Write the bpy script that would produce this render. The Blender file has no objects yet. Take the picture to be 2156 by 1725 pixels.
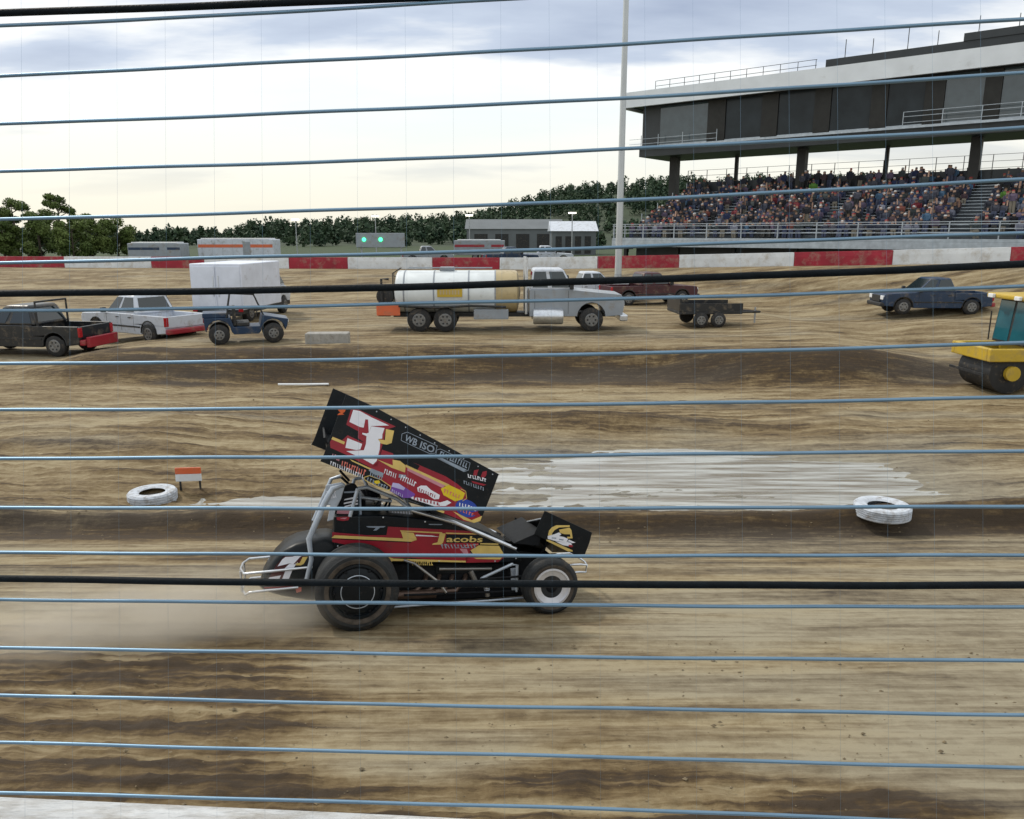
import bpy, bmesh, math, random
import numpy as np
from mathutils import Vector, Matrix
random.seed(7); rng = np.random.default_rng(7)
S = bpy.context.scene
COL = S.collection
R = math.radians

# ------------------------------------------------------------------ camera
CAMZ, PITCH, F, CX, CY = 3.9, R(12.7), 1640.0, 1078.0, 862.5
cam = bpy.data.cameras.new('camera'); camo = bpy.data.objects.new('camera', cam); COL.objects.link(camo)
cam.sensor_width = 36.0; cam.lens = 36.0 * F / 2156.0
cam.clip_start = 0.05; cam.clip_end = 9000
camo.location = (0, 0, CAMZ); camo.rotation_euler = (R(90) - PITCH, 0, 0)
S.camera = camo

# ------------------------------------------------------------------ light
SUN_DIR = Vector((-0.56, 0.40, 0.74)).normalized()          # towards the sun
SUN_EL = math.asin(SUN_DIR.z); SUN_AZ = math.atan2(SUN_DIR.x, SUN_DIR.y)
W = bpy.data.worlds.new('World'); S.world = W; W.use_nodes = True
nt = W.node_tree; nt.nodes.clear()
def wn(t, **k):
    n = nt.nodes.new(t)
    for a, b in k.items(): setattr(n, a, b)
    return n
L = nt.links.new
sky = wn('ShaderNodeTexSky', sky_type='NISHITA', sun_disc=False, sun_elevation=SUN_EL, sun_rotation=SUN_AZ, altitude=200, air_density=1.0, dust_density=2.5, ozone_density=1.5)
tc = wn('ShaderNodeTexCoord'); sep = wn('ShaderNodeSeparateXYZ'); L(tc.outputs['Generated'], sep.inputs[0])
zc = wn('ShaderNodeMath', operation='MAXIMUM'); L(sep.outputs['Z'], zc.inputs[0]); zc.inputs[1].default_value = 0.0
za = wn('ShaderNodeMath', operation='ADD'); L(zc.outputs[0], za.inputs[0]); za.inputs[1].default_value = 0.16
dx = wn('ShaderNodeMath', operation='DIVIDE'); L(sep.outputs['X'], dx.inputs[0]); L(za.outputs[0], dx.inputs[1])
dy = wn('ShaderNodeMath', operation='DIVIDE'); L(sep.outputs['Y'], dy.inputs[0]); L(za.outputs[0], dy.inputs[1])
cmb = wn('ShaderNodeCombineXYZ'); L(dx.outputs[0], cmb.inputs[0]); L(dy.outputs[0], cmb.inputs[1])
mp = wn('ShaderNodeMapping'); L(cmb.outputs[0], mp.inputs['Vector'])
mp.inputs['Location'].default_value = (2.75, 2.6, 0); mp.inputs['Rotation'].default_value = (0, 0, R(-10)); mp.inputs['Scale'].default_value = (0.42, 0.85, 1)
n1 = wn('ShaderNodeTexNoise'); n1.inputs['Scale'].default_value = 1.0; n1.inputs['Detail'].default_value = 7; n1.inputs['Roughness'].default_value = 0.52
L(mp.outputs[0], n1.inputs['Vector'])
cr = wn('ShaderNodeValToRGB'); L(n1.outputs['Fac'], cr.inputs[0])
e = cr.color_ramp.elements                                   # a thin bright deck with grey-blue undersides
e[0].position = 0.36; e[0].color = (11.0, 11.8, 12.0, 1)
e[1].position = 0.72; e[1].color = (4.4, 5.2, 6.9, 1)
k = cr.color_ramp.elements.new(0.55); k.color = (12.4, 12.5, 12.3, 1)
k = cr.color_ramp.elements.new(0.61); k.color = (7.0, 7.9, 9.4, 1)
hz = wn('ShaderNodeMapRange'); L(sep.outputs['Z'], hz.inputs[0])
hz.inputs[1].default_value = 0.0; hz.inputs[2].default_value = 0.19; hz.inputs[3].default_value = 1.0; hz.inputs[4].default_value = 0.0
hz.interpolation_type = 'SMOOTHSTEP'
warm = wn('ShaderNodeMix', data_type='RGBA'); L(hz.outputs[0], warm.inputs[0]); L(cr.outputs[0], warm.inputs[6]); warm.inputs[7].default_value = (11.6, 11.2, 9.5, 1)
mx = wn('ShaderNodeMix', data_type='RGBA'); mx.inputs[0].default_value = 0.86
L(sky.outputs[0], mx.inputs[6]); L(warm.outputs[2], mx.inputs[7])
bg = wn('ShaderNodeBackground'); bg.inputs[1].default_value = 0.10; L(mx.outputs[2], bg.inputs[0])
wo = wn('ShaderNodeOutputWorld'); L(bg.outputs[0], wo.inputs[0])
sl = bpy.data.lights.new('sun', 'SUN'); sl.energy = 2.2; sl.angle = R(5); sl.color = (1.0, 0.93, 0.82)
so = bpy.data.objects.new('sun', sl); COL.objects.link(so); so.location = (-20, 30, 40)
so.rotation_euler = (-SUN_DIR).to_track_quat('-Z', 'Y').to_euler()
S.view_settings.view_transform = 'Standard'; S.view_settings.look = 'None'
S.view_settings.exposure = -0.10; S.view_settings.gamma = 1.0
S.cycles.volume_bounces = 1

# ------------------------------------------------------------------ helpers
CAM = Vector((0, 0, CAMZ))
FW = Vector((0, math.cos(PITCH), -math.sin(PITCH))); UP = Vector((0, math.sin(PITCH), math.cos(PITCH)))
def ray(px, py): return Vector(((px - CX) / F, 0, 0)) + UP * ((CY - py) / F) + FW
def at_y(px, py, Y): d = ray(px, py); return CAM + d * (Y / d.y)
def at_z(px, py, z): d = ray(px, py); return CAM + d * ((z - CAMZ) / d.z)
def at_t(px, py, t): return CAM + ray(px, py) * t

class MB:
    def __init__(s): s.v = []; s.f = []
    def add(s, vs, fs):
        o = len(s.v); s.v += [tuple(p) for p in vs]; s.f += [tuple(i + o for i in f) for f in fs]; return s
    def box(s, c, d, m=None):
        x, y, z = d[0] / 2, d[1] / 2, d[2] / 2
        P = [Vector(p) for p in ((-x,-y,-z),(x,-y,-z),(x,y,-z),(-x,y,-z),(-x,-y,z),(x,-y,z),(x,y,z),(-x,y,z))]
        if m is not None: P = [m @ p for p in P]
        return s.add([p + Vector(c) for p in P], [(0,3,2,1),(4,5,6,7),(0,1,5,4),(1,2,6,5),(2,3,7,6),(3,0,4,7)])
    def bbox(s, a, b):
        return s.box([(a[i] + b[i]) / 2 for i in range(3)], [abs(b[i] - a[i]) for i in range(3)])
    def tube(s, path, r, n=8, caps=True):
        path = [Vector(p) for p in path]; rs = r if isinstance(r, (list, tuple)) else [r] * len(path)
        vs = []; up = None
        for i, p in enumerate(path):
            t = (path[min(i + 1, len(path) - 1)] - path[max(i - 1, 0)]).normalized()
            if up is None: up = Vector((0, 0, 1)) if abs(t.z) < 0.9 else Vector((1, 0, 0))
            a = t.cross(up).normalized(); b = a.cross(t).normalized(); up = b
            for k in range(n):
                g = 2 * math.pi * k / n; vs.append(p + (a * math.cos(g) + b * math.sin(g)) * rs[i])
        fs = [(i*n+k, i*n+(k+1)%n, (i+1)*n+(k+1)%n, (i+1)*n+k) for i in range(len(path)-1) for k in range(n)]
        if caps: fs += [tuple(range(n))[::-1], tuple((len(path)-1)*n + k for k in range(n))]
        return s.add(vs, fs)
    def lathe(s, prof, c, axis='y', n=32, sx=1.0, caps=True):
        """prof: list of (radius, along)"""
        vs = []
        for (r, a) in prof:
            for k in range(n):
                g = 2 * math.pi * k / n; p, q = r * math.cos(g) * sx, r * math.sin(g)
                vs.append((c[0]+p, c[1]+a, c[2]+q) if axis == 'y' else ((c[0]+a, c[1]+p, c[2]+q) if axis == 'x' else (c[0]+p, c[1]+q, c[2]+a)))
        m = len(prof)
        fs = [(i*n+k, i*n+(k+1)%n, (i+1)*n+(k+1)%n, (i+1)*n+k) for i in range(m-1) for k in range(n)]
        if caps: fs += [tuple(range(n))[::-1], tuple((m-1)*n+k for k in range(n))]
        return s.add(vs, fs)
    def prism(s, poly, y0, y1):
        """poly in (x,z), extruded along y"""
        n = len(poly); vs = [(p[0], y0, p[1]) for p in poly] + [(p[0], y1, p[1]) for p in poly]
        fs = [tuple(range(n)), tuple(range(2*n-1, n-1, -1))] + [(i, n+i, n+(i+1)%n, (i+1)%n) for i in range(n)]
        return s.add(vs, fs)
    def hull4(s, a, b):
        """two quads a, b (4 points each) joined to a solid"""
        return s.add(list(a) + list(b), [(3,2,1,0),(4,5,6,7),(0,1,5,4),(1,2,6,5),(2,3,7,6),(3,0,4,7)])
    def build(s, name, mat, parent=None, smooth=False, bevel=0, seg=2):
        me = bpy.data.meshes.new(name); me.from_pydata(s.v, [], s.f)
        bm = bmesh.new(); bm.from_mesh(me); bmesh.ops.recalc_face_normals(bm, faces=bm.faces[:])
        bm.to_mesh(me); bm.free(); me.validate()
        o = bpy.data.objects.new(name, me); COL.objects.link(o)
        if mat: me.materials.append(mat)
        if smooth:
            me.polygons.foreach_set('use_smooth', [True] * len(me.polygons)); me.set_sharp_from_angle(angle=R(38))
        if bevel:
            b = o.modifiers.new('bevel', 'BEVEL'); b.width = bevel; b.segments = seg; b.limit_method = 'ANGLE'; b.angle_limit = R(35)
        if parent: o.parent = parent
        return o
def tag(o, label, cat=None, group=None, kind=None):
    o['label'] = label
    if cat: o['category'] = cat
    if group: o['group'] = group
    if kind: o['kind'] = kind
    return o
def empty(name, loc=(0,0,0), rz=0.0, label=None, cat=None, group=None, scale=1.0):
    o = bpy.data.objects.new(name, None); COL.objects.link(o); o.location = loc; o.rotation_euler = (0,0,rz); o.scale = (scale,)*3
    o.empty_display_size = 0.2
    if label: tag(o, label, cat, group)
    return o
def copy_tree(o, parent=None):
    c = o.copy(); COL.objects.link(c); c.parent = parent
    for ch in o.children: copy_tree(ch, c)
    return c

# ------------------------------------------------------------------ materials
def mat(name, col, rough=0.6, metal=0.0, var=0.12, scale=6.0, bump=0.0, dirt=0.0, dcol=(0.20, 0.155, 0.10), dscale=7.0, emit=None, spec=0.5, stretch=None, coat=0.0, bscale=None):
    m = bpy.data.materials.new(name); m.use_nodes = True; t = m.node_tree; b = t.nodes['Principled BSDF']
    b.inputs['Roughness'].default_value = rough; b.inputs['Metallic'].default_value = metal
    b.inputs['Specular IOR Level'].default_value = spec; b.inputs['Coat Weight'].default_value = coat
    tc = t.nodes.new('ShaderNodeTexCoord'); mp = t.nodes.new('ShaderNodeMapping'); t.links.new(tc.outputs['Object'], mp.inputs[0])
    if stretch: mp.inputs['Scale'].default_value = stretch
    n = t.nodes.new('ShaderNodeTexNoise'); n.inputs['Scale'].default_value = scale; n.inputs['Detail'].default_value = 6; t.links.new(mp.outputs[0], n.inputs['Vector'])
    mr = t.nodes.new('ShaderNodeMapRange'); t.links.new(n.outputs['Fac'], mr.inputs[0]); mr.inputs[1].default_value = 0.3; mr.inputs[2].default_value = 0.7
    mr.inputs[3].default_value = 1 - var; mr.inputs[4].default_value = 1 + var
    mu = t.nodes.new('ShaderNodeMix'); mu.data_type = 'RGBA'; mu.blend_type = 'MULTIPLY'; mu.inputs[0].default_value = 1
    mu.inputs[6].default_value = (*col, 1); t.links.new(mr.outputs[0], mu.inputs[7]); out = mu.outputs[2]
    if dirt > 0:
        n2 = t.nodes.new('ShaderNodeTexNoise'); n2.inputs['Scale'].default_value = dscale; n2.inputs['Detail'].default_value = 9; n2.inputs['Roughness'].default_value = 0.7
        t.links.new(mp.outputs[0], n2.inputs['Vector'])
        m2 = t.nodes.new('ShaderNodeMapRange'); t.links.new(n2.outputs['Fac'], m2.inputs[0]); m2.inputs[1].default_value = 0.62 - dirt * 0.3; m2.inputs[2].default_value = 0.74 - dirt * 0.1
        m2.inputs[3].default_value = 0; m2.inputs[4].default_value = min(1, 0.35 + dirt)
        md = t.nodes.new('ShaderNodeMix'); md.data_type = 'RGBA'; t.links.new(m2.outputs[0], md.inputs[0]); t.links.new(out, md.inputs[6]); md.inputs[7].default_value = (*dcol, 1); out = md.outputs[2]
        rr = t.nodes.new('ShaderNodeMapRange'); t.links.new(m2.outputs[0], rr.inputs[0]); rr.inputs[3].default_value = rough; rr.inputs[4].default_value = 0.9; t.links.new(rr.outputs[0], b.inputs['Roughness'])
    t.links.new(out, b.inputs['Base Color'])
    if bump:
        n3 = t.nodes.new('ShaderNodeTexNoise'); n3.inputs['Scale'].default_value = bscale or scale * 4; n3.inputs['Detail'].default_value = 5; t.links.new(mp.outputs[0], n3.inputs['Vector'])
        bp = t.nodes.new('ShaderNodeBump'); bp.inputs['Strength'].default_value = bump; bp.inputs['Distance'].default_value = 0.02
        t.links.new(n3.outputs['Fac'], bp.inputs['Height']); t.links.new(bp.outputs[0], b.inputs['Normal'])
    if emit: b.inputs['Emission Color'].default_value = (*emit[0], 1); b.inputs['Emission Strength'].default_value = emit[1]
    return m
def glass(name, col, rough=0.06):
    return mat(name, col, rough, 0, 0.2, 1.5, spec=0.8)
K = dict(
    cable=mat('galvanised_cable', (0.17, 0.27, 0.37), 0.42, 0.75, 0.10, 6),
    thick=mat('black_cable', (0.004, 0.007, 0.010), 0.6, 0, 0.3, 30, bump=0.2, spec=0.12),
    steel=mat('grey_steel', (0.36, 0.38, 0.40), 0.45, 0.6, 0.15, 9, dirt=0.15),
    white_concrete=mat('white_concrete', (0.52, 0.53, 0.54), 0.85, 0, 0.16, 8, bump=0.7, dirt=0.55, dcol=(0.25, 0.22, 0.18), dscale=6, stretch=(0.5, 2.0, 1)),
    grey_concrete=mat('grey_concrete', (0.30, 0.29, 0.27), 0.85, 0, 0.15, 5, bump=0.4, dirt=0.35, dcol=(0.16, 0.13, 0.09)),
    wall_white=mat('wall_white', (0.66, 0.69, 0.72), 0.6, 0, 0.10, 1.2, dirt=0.42, dcol=(0.42, 0.38, 0.32), dscale=1.6),
    wall_red=mat('wall_red', (0.30, 0.010, 0.028), 0.6, 0, 0.2, 1.2, dirt=0.4, dcol=(0.30, 0.22, 0.17), dscale=1.6),
    rubber=mat('tyre_rubber', (0.010, 0.012, 0.014), 0.72, 0, 0.3, 14, bump=0.3, dirt=0.32, dcol=(0.085, 0.068, 0.05), dscale=9),
    rubber_b=mat('plain_rubber', (0.016, 0.016, 0.017), 0.75, 0, 0.3, 12, dirt=0.3, dcol=(0.14, 0.11, 0.08)),
    clay=mat('dried_clay', (0.060, 0.048, 0.037), 0.9, 0, 0.35, 16, bump=0.4, dirt=0.3, dcol=(0.03, 0.027, 0.024)),
    blk=mat('black_paint', (0.005, 0.0075, 0.010), 0.38, 0, 0.3, 6, dirt=0.16, dcol=(0.055, 0.045, 0.035), dscale=16, spec=0.22),
    blk_matt=mat('black_part', (0.007, 0.008, 0.010), 0.6, 0.0, 0.4, 12, dirt=0.12, dcol=(0.05, 0.04, 0.03), spec=0.15),
    red=mat('red_vinyl', (0.27, 0.004, 0.018), 0.35, 0, 0.12, 5, dirt=0.12, dcol=(0.10, 0.03, 0.025), dscale=12),
    maroon=mat('maroon_vinyl', (0.06, 0.003, 0.008), 0.4, 0, 0.2, 5),
    gold=mat('gold_vinyl', (0.62, 0.45, 0.13), 0.4, 0, 0.10, 8, dirt=0.1, dcol=(0.3, 0.2, 0.07), dscale=14),
    white=mat('white_vinyl', (0.74, 0.75, 0.82), 0.4, 0, 0.05, 8, dirt=0.05, dcol=(0.4, 0.36, 0.3), dscale=12),
    greyv=mat('grey_vinyl', (0.24, 0.29, 0.36), 0.4, 0, 0.15, 12),
    pink=mat('pale_red_vinyl', (0.52, 0.22, 0.27), 0.4, 0, 0.1, 10),
    salmon=mat('salmon_vinyl', (0.62, 0.16, 0.12), 0.4, 0, 0.1, 10),
    orange=mat('orange_vinyl', (0.62, 0.10, 0.01), 0.45, 0, 0.1, 10),
    yellow=mat('yellow_vinyl', (0.66, 0.50, 0.01), 0.4, 0, 0.1, 10),
    blue=mat('blue_vinyl', (0.012, 0.05, 0.34), 0.4, 0, 0.1, 10),
    purple=mat('purple_vinyl', (0.15, 0.05, 0.33), 0.4, 0, 0.1, 10),
    lilac=mat('lilac_vinyl', (0.45, 0.42, 0.68), 0.4, 0, 0.1, 10),
    chrome=mat('bare_tube', (0.62, 0.65, 0.70), 0.28, 0.85, 0.12, 9, dirt=0.12),
    powder=mat('silver_powder_coat', (0.42, 0.47, 0.54), 0.35, 0.35, 0.12, 9, dirt=0.12),
    alloy=mat('polished_alloy', (0.62, 0.63, 0.68), 0.3, 0.5, 0.08, 9, dirt=0.08),
    alloy_m=mat('brushed_alloy', (0.40, 0.39, 0.38), 0.4, 0.3, 0.15, 9, dirt=0.2),
    alloy_d=mat('dull_alloy', (0.30, 0.29, 0.28), 0.4, 0.8, 0.15, 9, dirt=0.2),
    headers=mat('exhaust_steel', (0.11, 0.075, 0.06), 0.5, 0.7, 0.3, 9),
    suit=mat('black_race_suit', (0.012, 0.013, 0.018), 0.85, 0, 0.3, 20, bump=0.3),
    helmet=mat('dark_helmet', (0.012, 0.013, 0.016), 0.2, 0, 0.2, 5, coat=0.5),
    visor=glass('smoked_visor', (0.01, 0.012, 0.016)),
)

# ------------------------------------------------------------------ noise
def _h(ix, iy, s): 
    n = (ix.astype(np.int64) * 374761393 + iy.astype(np.int64) * 668265263 + s * 144269) & 0xFFFFFFFF
    n = ((n ^ (n >> 13)) * 1274126177) & 0xFFFFFFFF
    return ((n ^ (n >> 16)) & 0xFFFF) / 65535.0
def vn(x, y, s=0):
    ix = np.floor(x); iy = np.floor(y); fx = x - ix; fy = y - iy
    fx = fx*fx*(3-2*fx); fy = fy*fy*(3-2*fy)
    a = _h(ix, iy, s); b = _h(ix+1, iy, s); c = _h(ix, iy+1, s); d = _h(ix+1, iy+1, s)
    return (a*(1-fx)+b*fx)*(1-fy) + (c*(1-fx)+d*fx)*fy
def fbm(x, y, o=4, s=0):
    t = 0; a = 0.5
    for i in range(o): t = t + a*(vn(x, y, s+i*17) - 0.5); x = x*2.03+11.3; y = y*2.03+5.7; a *= 0.5
    return t
def sst(a, b, x): t = np.clip((x-a)/(b-a), 0, 1); return t*t*(3-2*t)

# ------------------------------------------------------------------ ground
# the far wall: (pixel x, distance, pixel y of its top)
WALLPTS = [(-1500, 88, 542), (-700, 74, 541), (0, 68, 540), (600, 66, 542), (1100, 64, 543), (1430, 58.5, 537), (1800, 52, 529), (2156, 46.5, 520), (2600, 41, 508), (3200, 35, 490)]
WALLH = 0.92
_wp = [at_y(a, c, b) for a, b, c in WALLPTS]
_wx = np.array([p.x for p in _wp]); _wy = np.array([p.y for p in _wp]); _wz = np.array([p.z - WALLH for p in _wp])
def wall_y(x): return np.interp(x, _wx, _wy)
def wall_z(x): return np.interp(x, _wx, _wz)
BANK = 0.1763
def ground_z(x, y):
    x = np.asarray(x, float); y = np.asarray(y, float)
    wob = fbm(x*0.16, y*0.05, 3, 3)
    z = -BANK * (np.minimum(y, 11.6) - 7.4)                                   # banked racing surface
    z = np.where(y > 11.2, np.maximum(z, -0.78), z)
    z = z + 0.05*fbm(x*0.25, y*0.7, 3, 9) * sst(2.5, 4, y)
    # berm along the inner edge of the track
    bc = 11.75 + 1.2*wob + 0.35*sst(-2, -8, x); hb = 0.27 + 0.22*fbm(x*0.7, y*0.4, 3, 21) + 0.14*sst(4.5, 8, x)
    z = z + np.maximum(hb, 0.05) * np.exp(-((y-bc)/np.where(y < bc, 0.20, 0.55))**2)
    # infield: hollow that holds water, heaps of spoil
    inf = sst(12.2, 13.2, y)
    hol = np.exp(-((x-3.6)/5.2)**4) * np.exp(-((y-14.7)/2.0)**4)
    z = z - inf*0.16*hol - inf*0.12*np.exp(-((x+4.6)/2.4)**4)*np.exp(-((y-13.35)/0.5)**2)
    z = z + inf*hol*(0.22*fbm(x*0.42, y*2.6, 4, 97) + 0.05*fbm(x*2, y*7, 2, 99))
    z = z + inf*(1-0.75*hol)*(0.30*fbm(x*0.22+3, y*0.3, 4, 31) + 0.14*fbm(x*0.9, y*1.5, 3, 37))*sst(60, 40, y)*np.where(y > 26, 0.35, 1.0)
    z = z + 0.38*np.exp(-((x+9)/5.0)**2 - ((y-17.5)/2.2)**2) + 0.30*np.exp(-((x-1.5)/4.0)**2 - ((y-18.8)/0.6)**2)
    # second berm and the plateau behind it
    b2 = 24.6 + 3.0*fbm(x*0.09, x*0+2.2, 3, 41)
    rise = sst(b2, b2+1.6, y) * (0.35 + 0.65*sst(15.5, 11.0, x) * sst(-17, -12.5, x))
    z = z + 0.78*rise*(1-0.5*sst(42, 52, y)) + 0.12*rise*np.exp(-((y-b2-2.0)/0.8)**2)
    z = z + 0.85*np.exp(-((x-19)/6.5)**2 - ((y-32.5)/4.0)**2)
    # far banking up to the wall
    wy = wall_y(x); wz = wall_z(x)
    k = sst(-17, -0.5, y - wy)
    z = z*(1-k) + wz*k
    z = np.where(y > wy+1.5, z*0 + np.minimum(wz, 1.2) - 0.25, z)
    return z
def gz(x, y): return float(ground_z(np.array([x]), np.array([y]))[0])
def build_ground():
    yr = np.concatenate([np.geomspace(1.2, 78, 640), np.geomspace(80, 6000, 40)])
    ur = np.linspace(-1.55, 1.55, 640)
    Y, U = np.meshgrid(yr, ur, indexing='ij'); X = U*(Y + 1.5)
    Z = ground_z(X, Y)
    near = sst(40, 12, Y) * sst(75, 50, Y) + 0.3*sst(75, 50, Y)
    far = (Y < 76)
    trk = sst(12.2, 11.0, Y)
    ly = Y + 0.25*fbm(X*0.12, Y*0.3, 2, 71)
    streak = fbm(X*0.30, ly*5.0, 4, 51); fine = fbm(X*0.9, ly*14.0, 3, 53); clod = fbm(X*5.0, Y*7.0, 4, 57); grit = fbm(X*14, Y*17, 3, 59)
    rough = sst(0.05, -0.1, fbm(X*0.25+4, Y*0.35, 3, 63) + 0.045*(X-0.3) + 0.05*(Y-6.3)*trk)
    rough = np.where(Y < 12, rough*sst(7.6, 6.2, Y + 0.35*fbm(X*0.5, Y, 2, 5)), 0.65 + 0.35*rough)
    Z = Z + far*near*(streak*(0.030+0.045*rough) + fine*(0.010+0.022*rough) + clod*(0.008+0.055*rough) + grit*(0.004+0.02*rough))
    for gy, gw, gd in ((5.1,0.10,0.018),(6.55,0.12,0.022),(7.35,0.10,0.016),(8.15,0.13,0.022),(9.3,0.11,0.018),(10.2,0.14,0.020)):
        gc = gy + 0.35*fbm(X*0.10+gy, X*0+gy, 2, 101); Z = Z - gd*np.exp(-((Y-gc)/gw)**2)*(0.6+0.8*vn(X*0.6, Y*0+gy, 3)) + 0.5*gd*np.exp(-((Y-gc-1.9*gw)/(0.6*gw))**2)
    # soil colour: 0 pale dry clay .. 1 dark damp loam and shade painted on berm faces ; grey = packed polished clay
    lump = fbm(X*0.5, ly*1.2, 4, 81)
    dark = 0.36 + 1.15*streak + 0.75*fine + 0.55*lump + 0.36*rough*sst(14, 11, Y) + 0.35*clod + 0.9*rough*sst(14, 11, Y)*(streak+0.7*fine)
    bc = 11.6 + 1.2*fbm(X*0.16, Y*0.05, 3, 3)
    dark = dark + 0.75*np.exp(-((Y-bc)/0.42)**2) + 0.62*np.exp(-((Y-25.2)/1.0)**2)*sst(-18, -10, X) - 0.12*sst(11.0, 8.0, Y)*(1-rough)  # near faces of both berms: their shade is painted into the soil colour
    dark = dark + 0.35*np.exp(-((Y-18.6)/0.6)**2)*np.exp(-((X-2.5)/5)**2)  # darker band along the near side of the low infield berm
    grey = sst(-0.1, 0.22, fbm(X*0.2, ly*0.8, 3, 91) + 0.25*trk*(1-rough) - 0.12 + 0.35*streak) * 0.5
    wet = np.exp(-((X-3.6)/5.8)**4) * np.exp(-((Y-14.7)/2.1)**4)
    V = np.stack([X, Y, Z], -1).reshape(-1, 3)
    ny, nx = Y.shape
    i = np.arange(ny*nx).reshape(ny, nx)
    Q = np.stack([i[:-1, :-1], i[:-1, 1:], i[1:, 1:], i[1:, :-1]], -1).reshape(-1, 4)
    me = bpy.data.meshes.new('ground'); me.vertices.add(len(V)); me.vertices.foreach_set('co', V.astype(np.float32).ravel())
    me.loops.add(Q.size); me.loops.foreach_set('vertex_index', Q.ravel().astype(np.int32))
    me.polygons.add(len(Q)); me.polygons.foreach_set('loop_start', (np.arange(len(Q))*4).astype(np.int32)); me.polygons.foreach_set('loop_total', np.full(len(Q), 4, np.int32))
    me.polygons.foreach_set('use_smooth', np.ones(len(Q), bool)); me.update(); 
    ca = me.color_attributes.new('soil', 'FLOAT_COLOR', 'POINT')
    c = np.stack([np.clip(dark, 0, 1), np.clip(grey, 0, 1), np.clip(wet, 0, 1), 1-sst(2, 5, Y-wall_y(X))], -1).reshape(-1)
    ca.data.foreach_set('color', c.astype(np.float32))
    o = bpy.data.objects.new('ground', me); COL.objects.link(o); tag(o, 'tan dirt racing surface and infield with ruts and berms', kind='structure')
    m = bpy.data.materials.new('track_dirt'); m.use_nodes = True; t = m.node_tree; b = t.nodes['Principled BSDF']; l = t.links.new
    at = t.nodes.new('ShaderNodeVertexColor'); at.layer_name = 'soil'; sp = t.nodes.new('ShaderNodeSeparateColor'); l(at.outputs[0], sp.inputs[0])
    tcn = t.nodes.new('ShaderNodeTexCoord')
    mp1 = t.nodes.new('ShaderNodeMapping'); l(tcn.outputs['Object'], mp1.inputs[0]); mp1.inputs['Scale'].default_value = (0.55, 7.0, 3)
    na = t.nodes.new('ShaderNodeTexNoise'); na.inputs['Scale'].default_value = 2.2; na.inputs['Detail'].default_value = 10; na.inputs['Roughness'].default_value = 0.70; l(mp1.outputs[0], na.inputs['Vector'])
    nb = t.nodes.new('ShaderNodeTexNoise'); nb.inputs['Scale'].default_value = 9; nb.inputs['Detail'].default_value = 10; nb.inputs['Roughness'].default_value = 0.7; l(tcn.outputs['Object'], nb.inputs['Vector'])
    ad = t.nodes.new('ShaderNodeMath'); ad.operation = 'MULTIPLY_ADD'; l(na.outputs['Fac'], ad.inputs[0]); ad.inputs[1].default_value = 1.7; ad.inputs[2].default_value = -0.85
    ad2 = t.nodes.new('ShaderNodeMath'); ad2.operation = 'ADD'; l(ad.outputs[0], ad2.inputs[0]); l(sp.outputs[0], ad2.inputs[1])
    ad3 = t.nodes.new('ShaderNodeMath'); ad3.operation = 'MULTIPLY_ADD'; l(nb.outputs['Fac'], ad3.inputs[0]); ad3.inputs[1].default_value = 0.8; l(ad2.outputs[0], ad3.inputs[2])
    ad4 = t.nodes.new('ShaderNodeMath'); ad4.operation = 'SUBTRACT'; l(ad3.outputs[0], ad4.inputs[0]); ad4.inputs[1].default_value = 0.38
    rp = t.nodes.new('ShaderNodeValToRGB'); l(ad4.outputs[0], rp.inputs[0]); q = rp.color_ramp.elements
    q[0].position = 0.0; q[0].color = (0.30, 0.245, 0.148, 1); q[1].position = 1.0; q[1].color = (0.040, 0.026, 0.014, 1)
    x = q.new(0.30); x.color = (0.212, 0.160, 0.086, 1); x = q.new(0.55); x.color = (0.140, 0.096, 0.044, 1); x = q.new(0.8); x.color = (0.066, 0.041, 0.017, 1)
    gr = t.nodes.new('ShaderNodeValToRGB'); l(ad4.outputs[0], gr.inputs[0]); q = gr.color_ramp.elements
    q[0].position = 0.0; q[0].color = (0.27, 0.253, 0.20, 1); q[1].position = 1.0; q[1].color = (0.06, 0.05, 0.04, 1); x = q.new(0.45); x.color = (0.187, 0.170, 0.130, 1)
    mg = t.nodes.new('ShaderNodeMix'); mg.data_type = 'RGBA'; l(sp.outputs[1], mg.inputs[0]); l(rp.outputs[0], mg.inputs[6]); l(gr.outputs[0], mg.inputs[7])
    mw = t.nodes.new('ShaderNodeMix'); mw.data_type = 'RGBA'; l(sp.outputs[2], mw.inputs[0]); l(mg.outputs[2], mw.inputs[6]); l(gr.outputs[0], mw.inputs[7])
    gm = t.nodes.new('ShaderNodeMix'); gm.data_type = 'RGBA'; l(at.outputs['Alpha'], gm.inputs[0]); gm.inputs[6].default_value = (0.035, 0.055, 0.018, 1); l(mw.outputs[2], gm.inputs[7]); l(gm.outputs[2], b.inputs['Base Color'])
    rr = t.nodes.new('ShaderNodeMapRange'); l(sp.outputs[2], rr.inputs[0]); rr.inputs[3].default_value = 0.88; rr.inputs[4].default_value = 0.34; l(rr.outputs[0], b.inputs['Roughness'])
    b.inputs['Specular IOR Level'].default_value = 0.35
    hb = t.nodes.new('ShaderNodeMath'); hb.operation = 'MULTIPLY_ADD'; l(na.outputs['Fac'], hb.inputs[0]); hb.inputs[1].default_value = 0.8; l(nb.outputs['Fac'], hb.inputs[2])
    bp = t.nodes.new('ShaderNodeBump'); bp.inputs['Strength'].default_value = 0.55; bp.inputs['Distance'].default_value = 0.035; l(hb.outputs[0], bp.inputs['Height']); l(bp.outputs[0], b.inputs['Normal'])
    me.materials.append(m)
build_ground()

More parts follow.
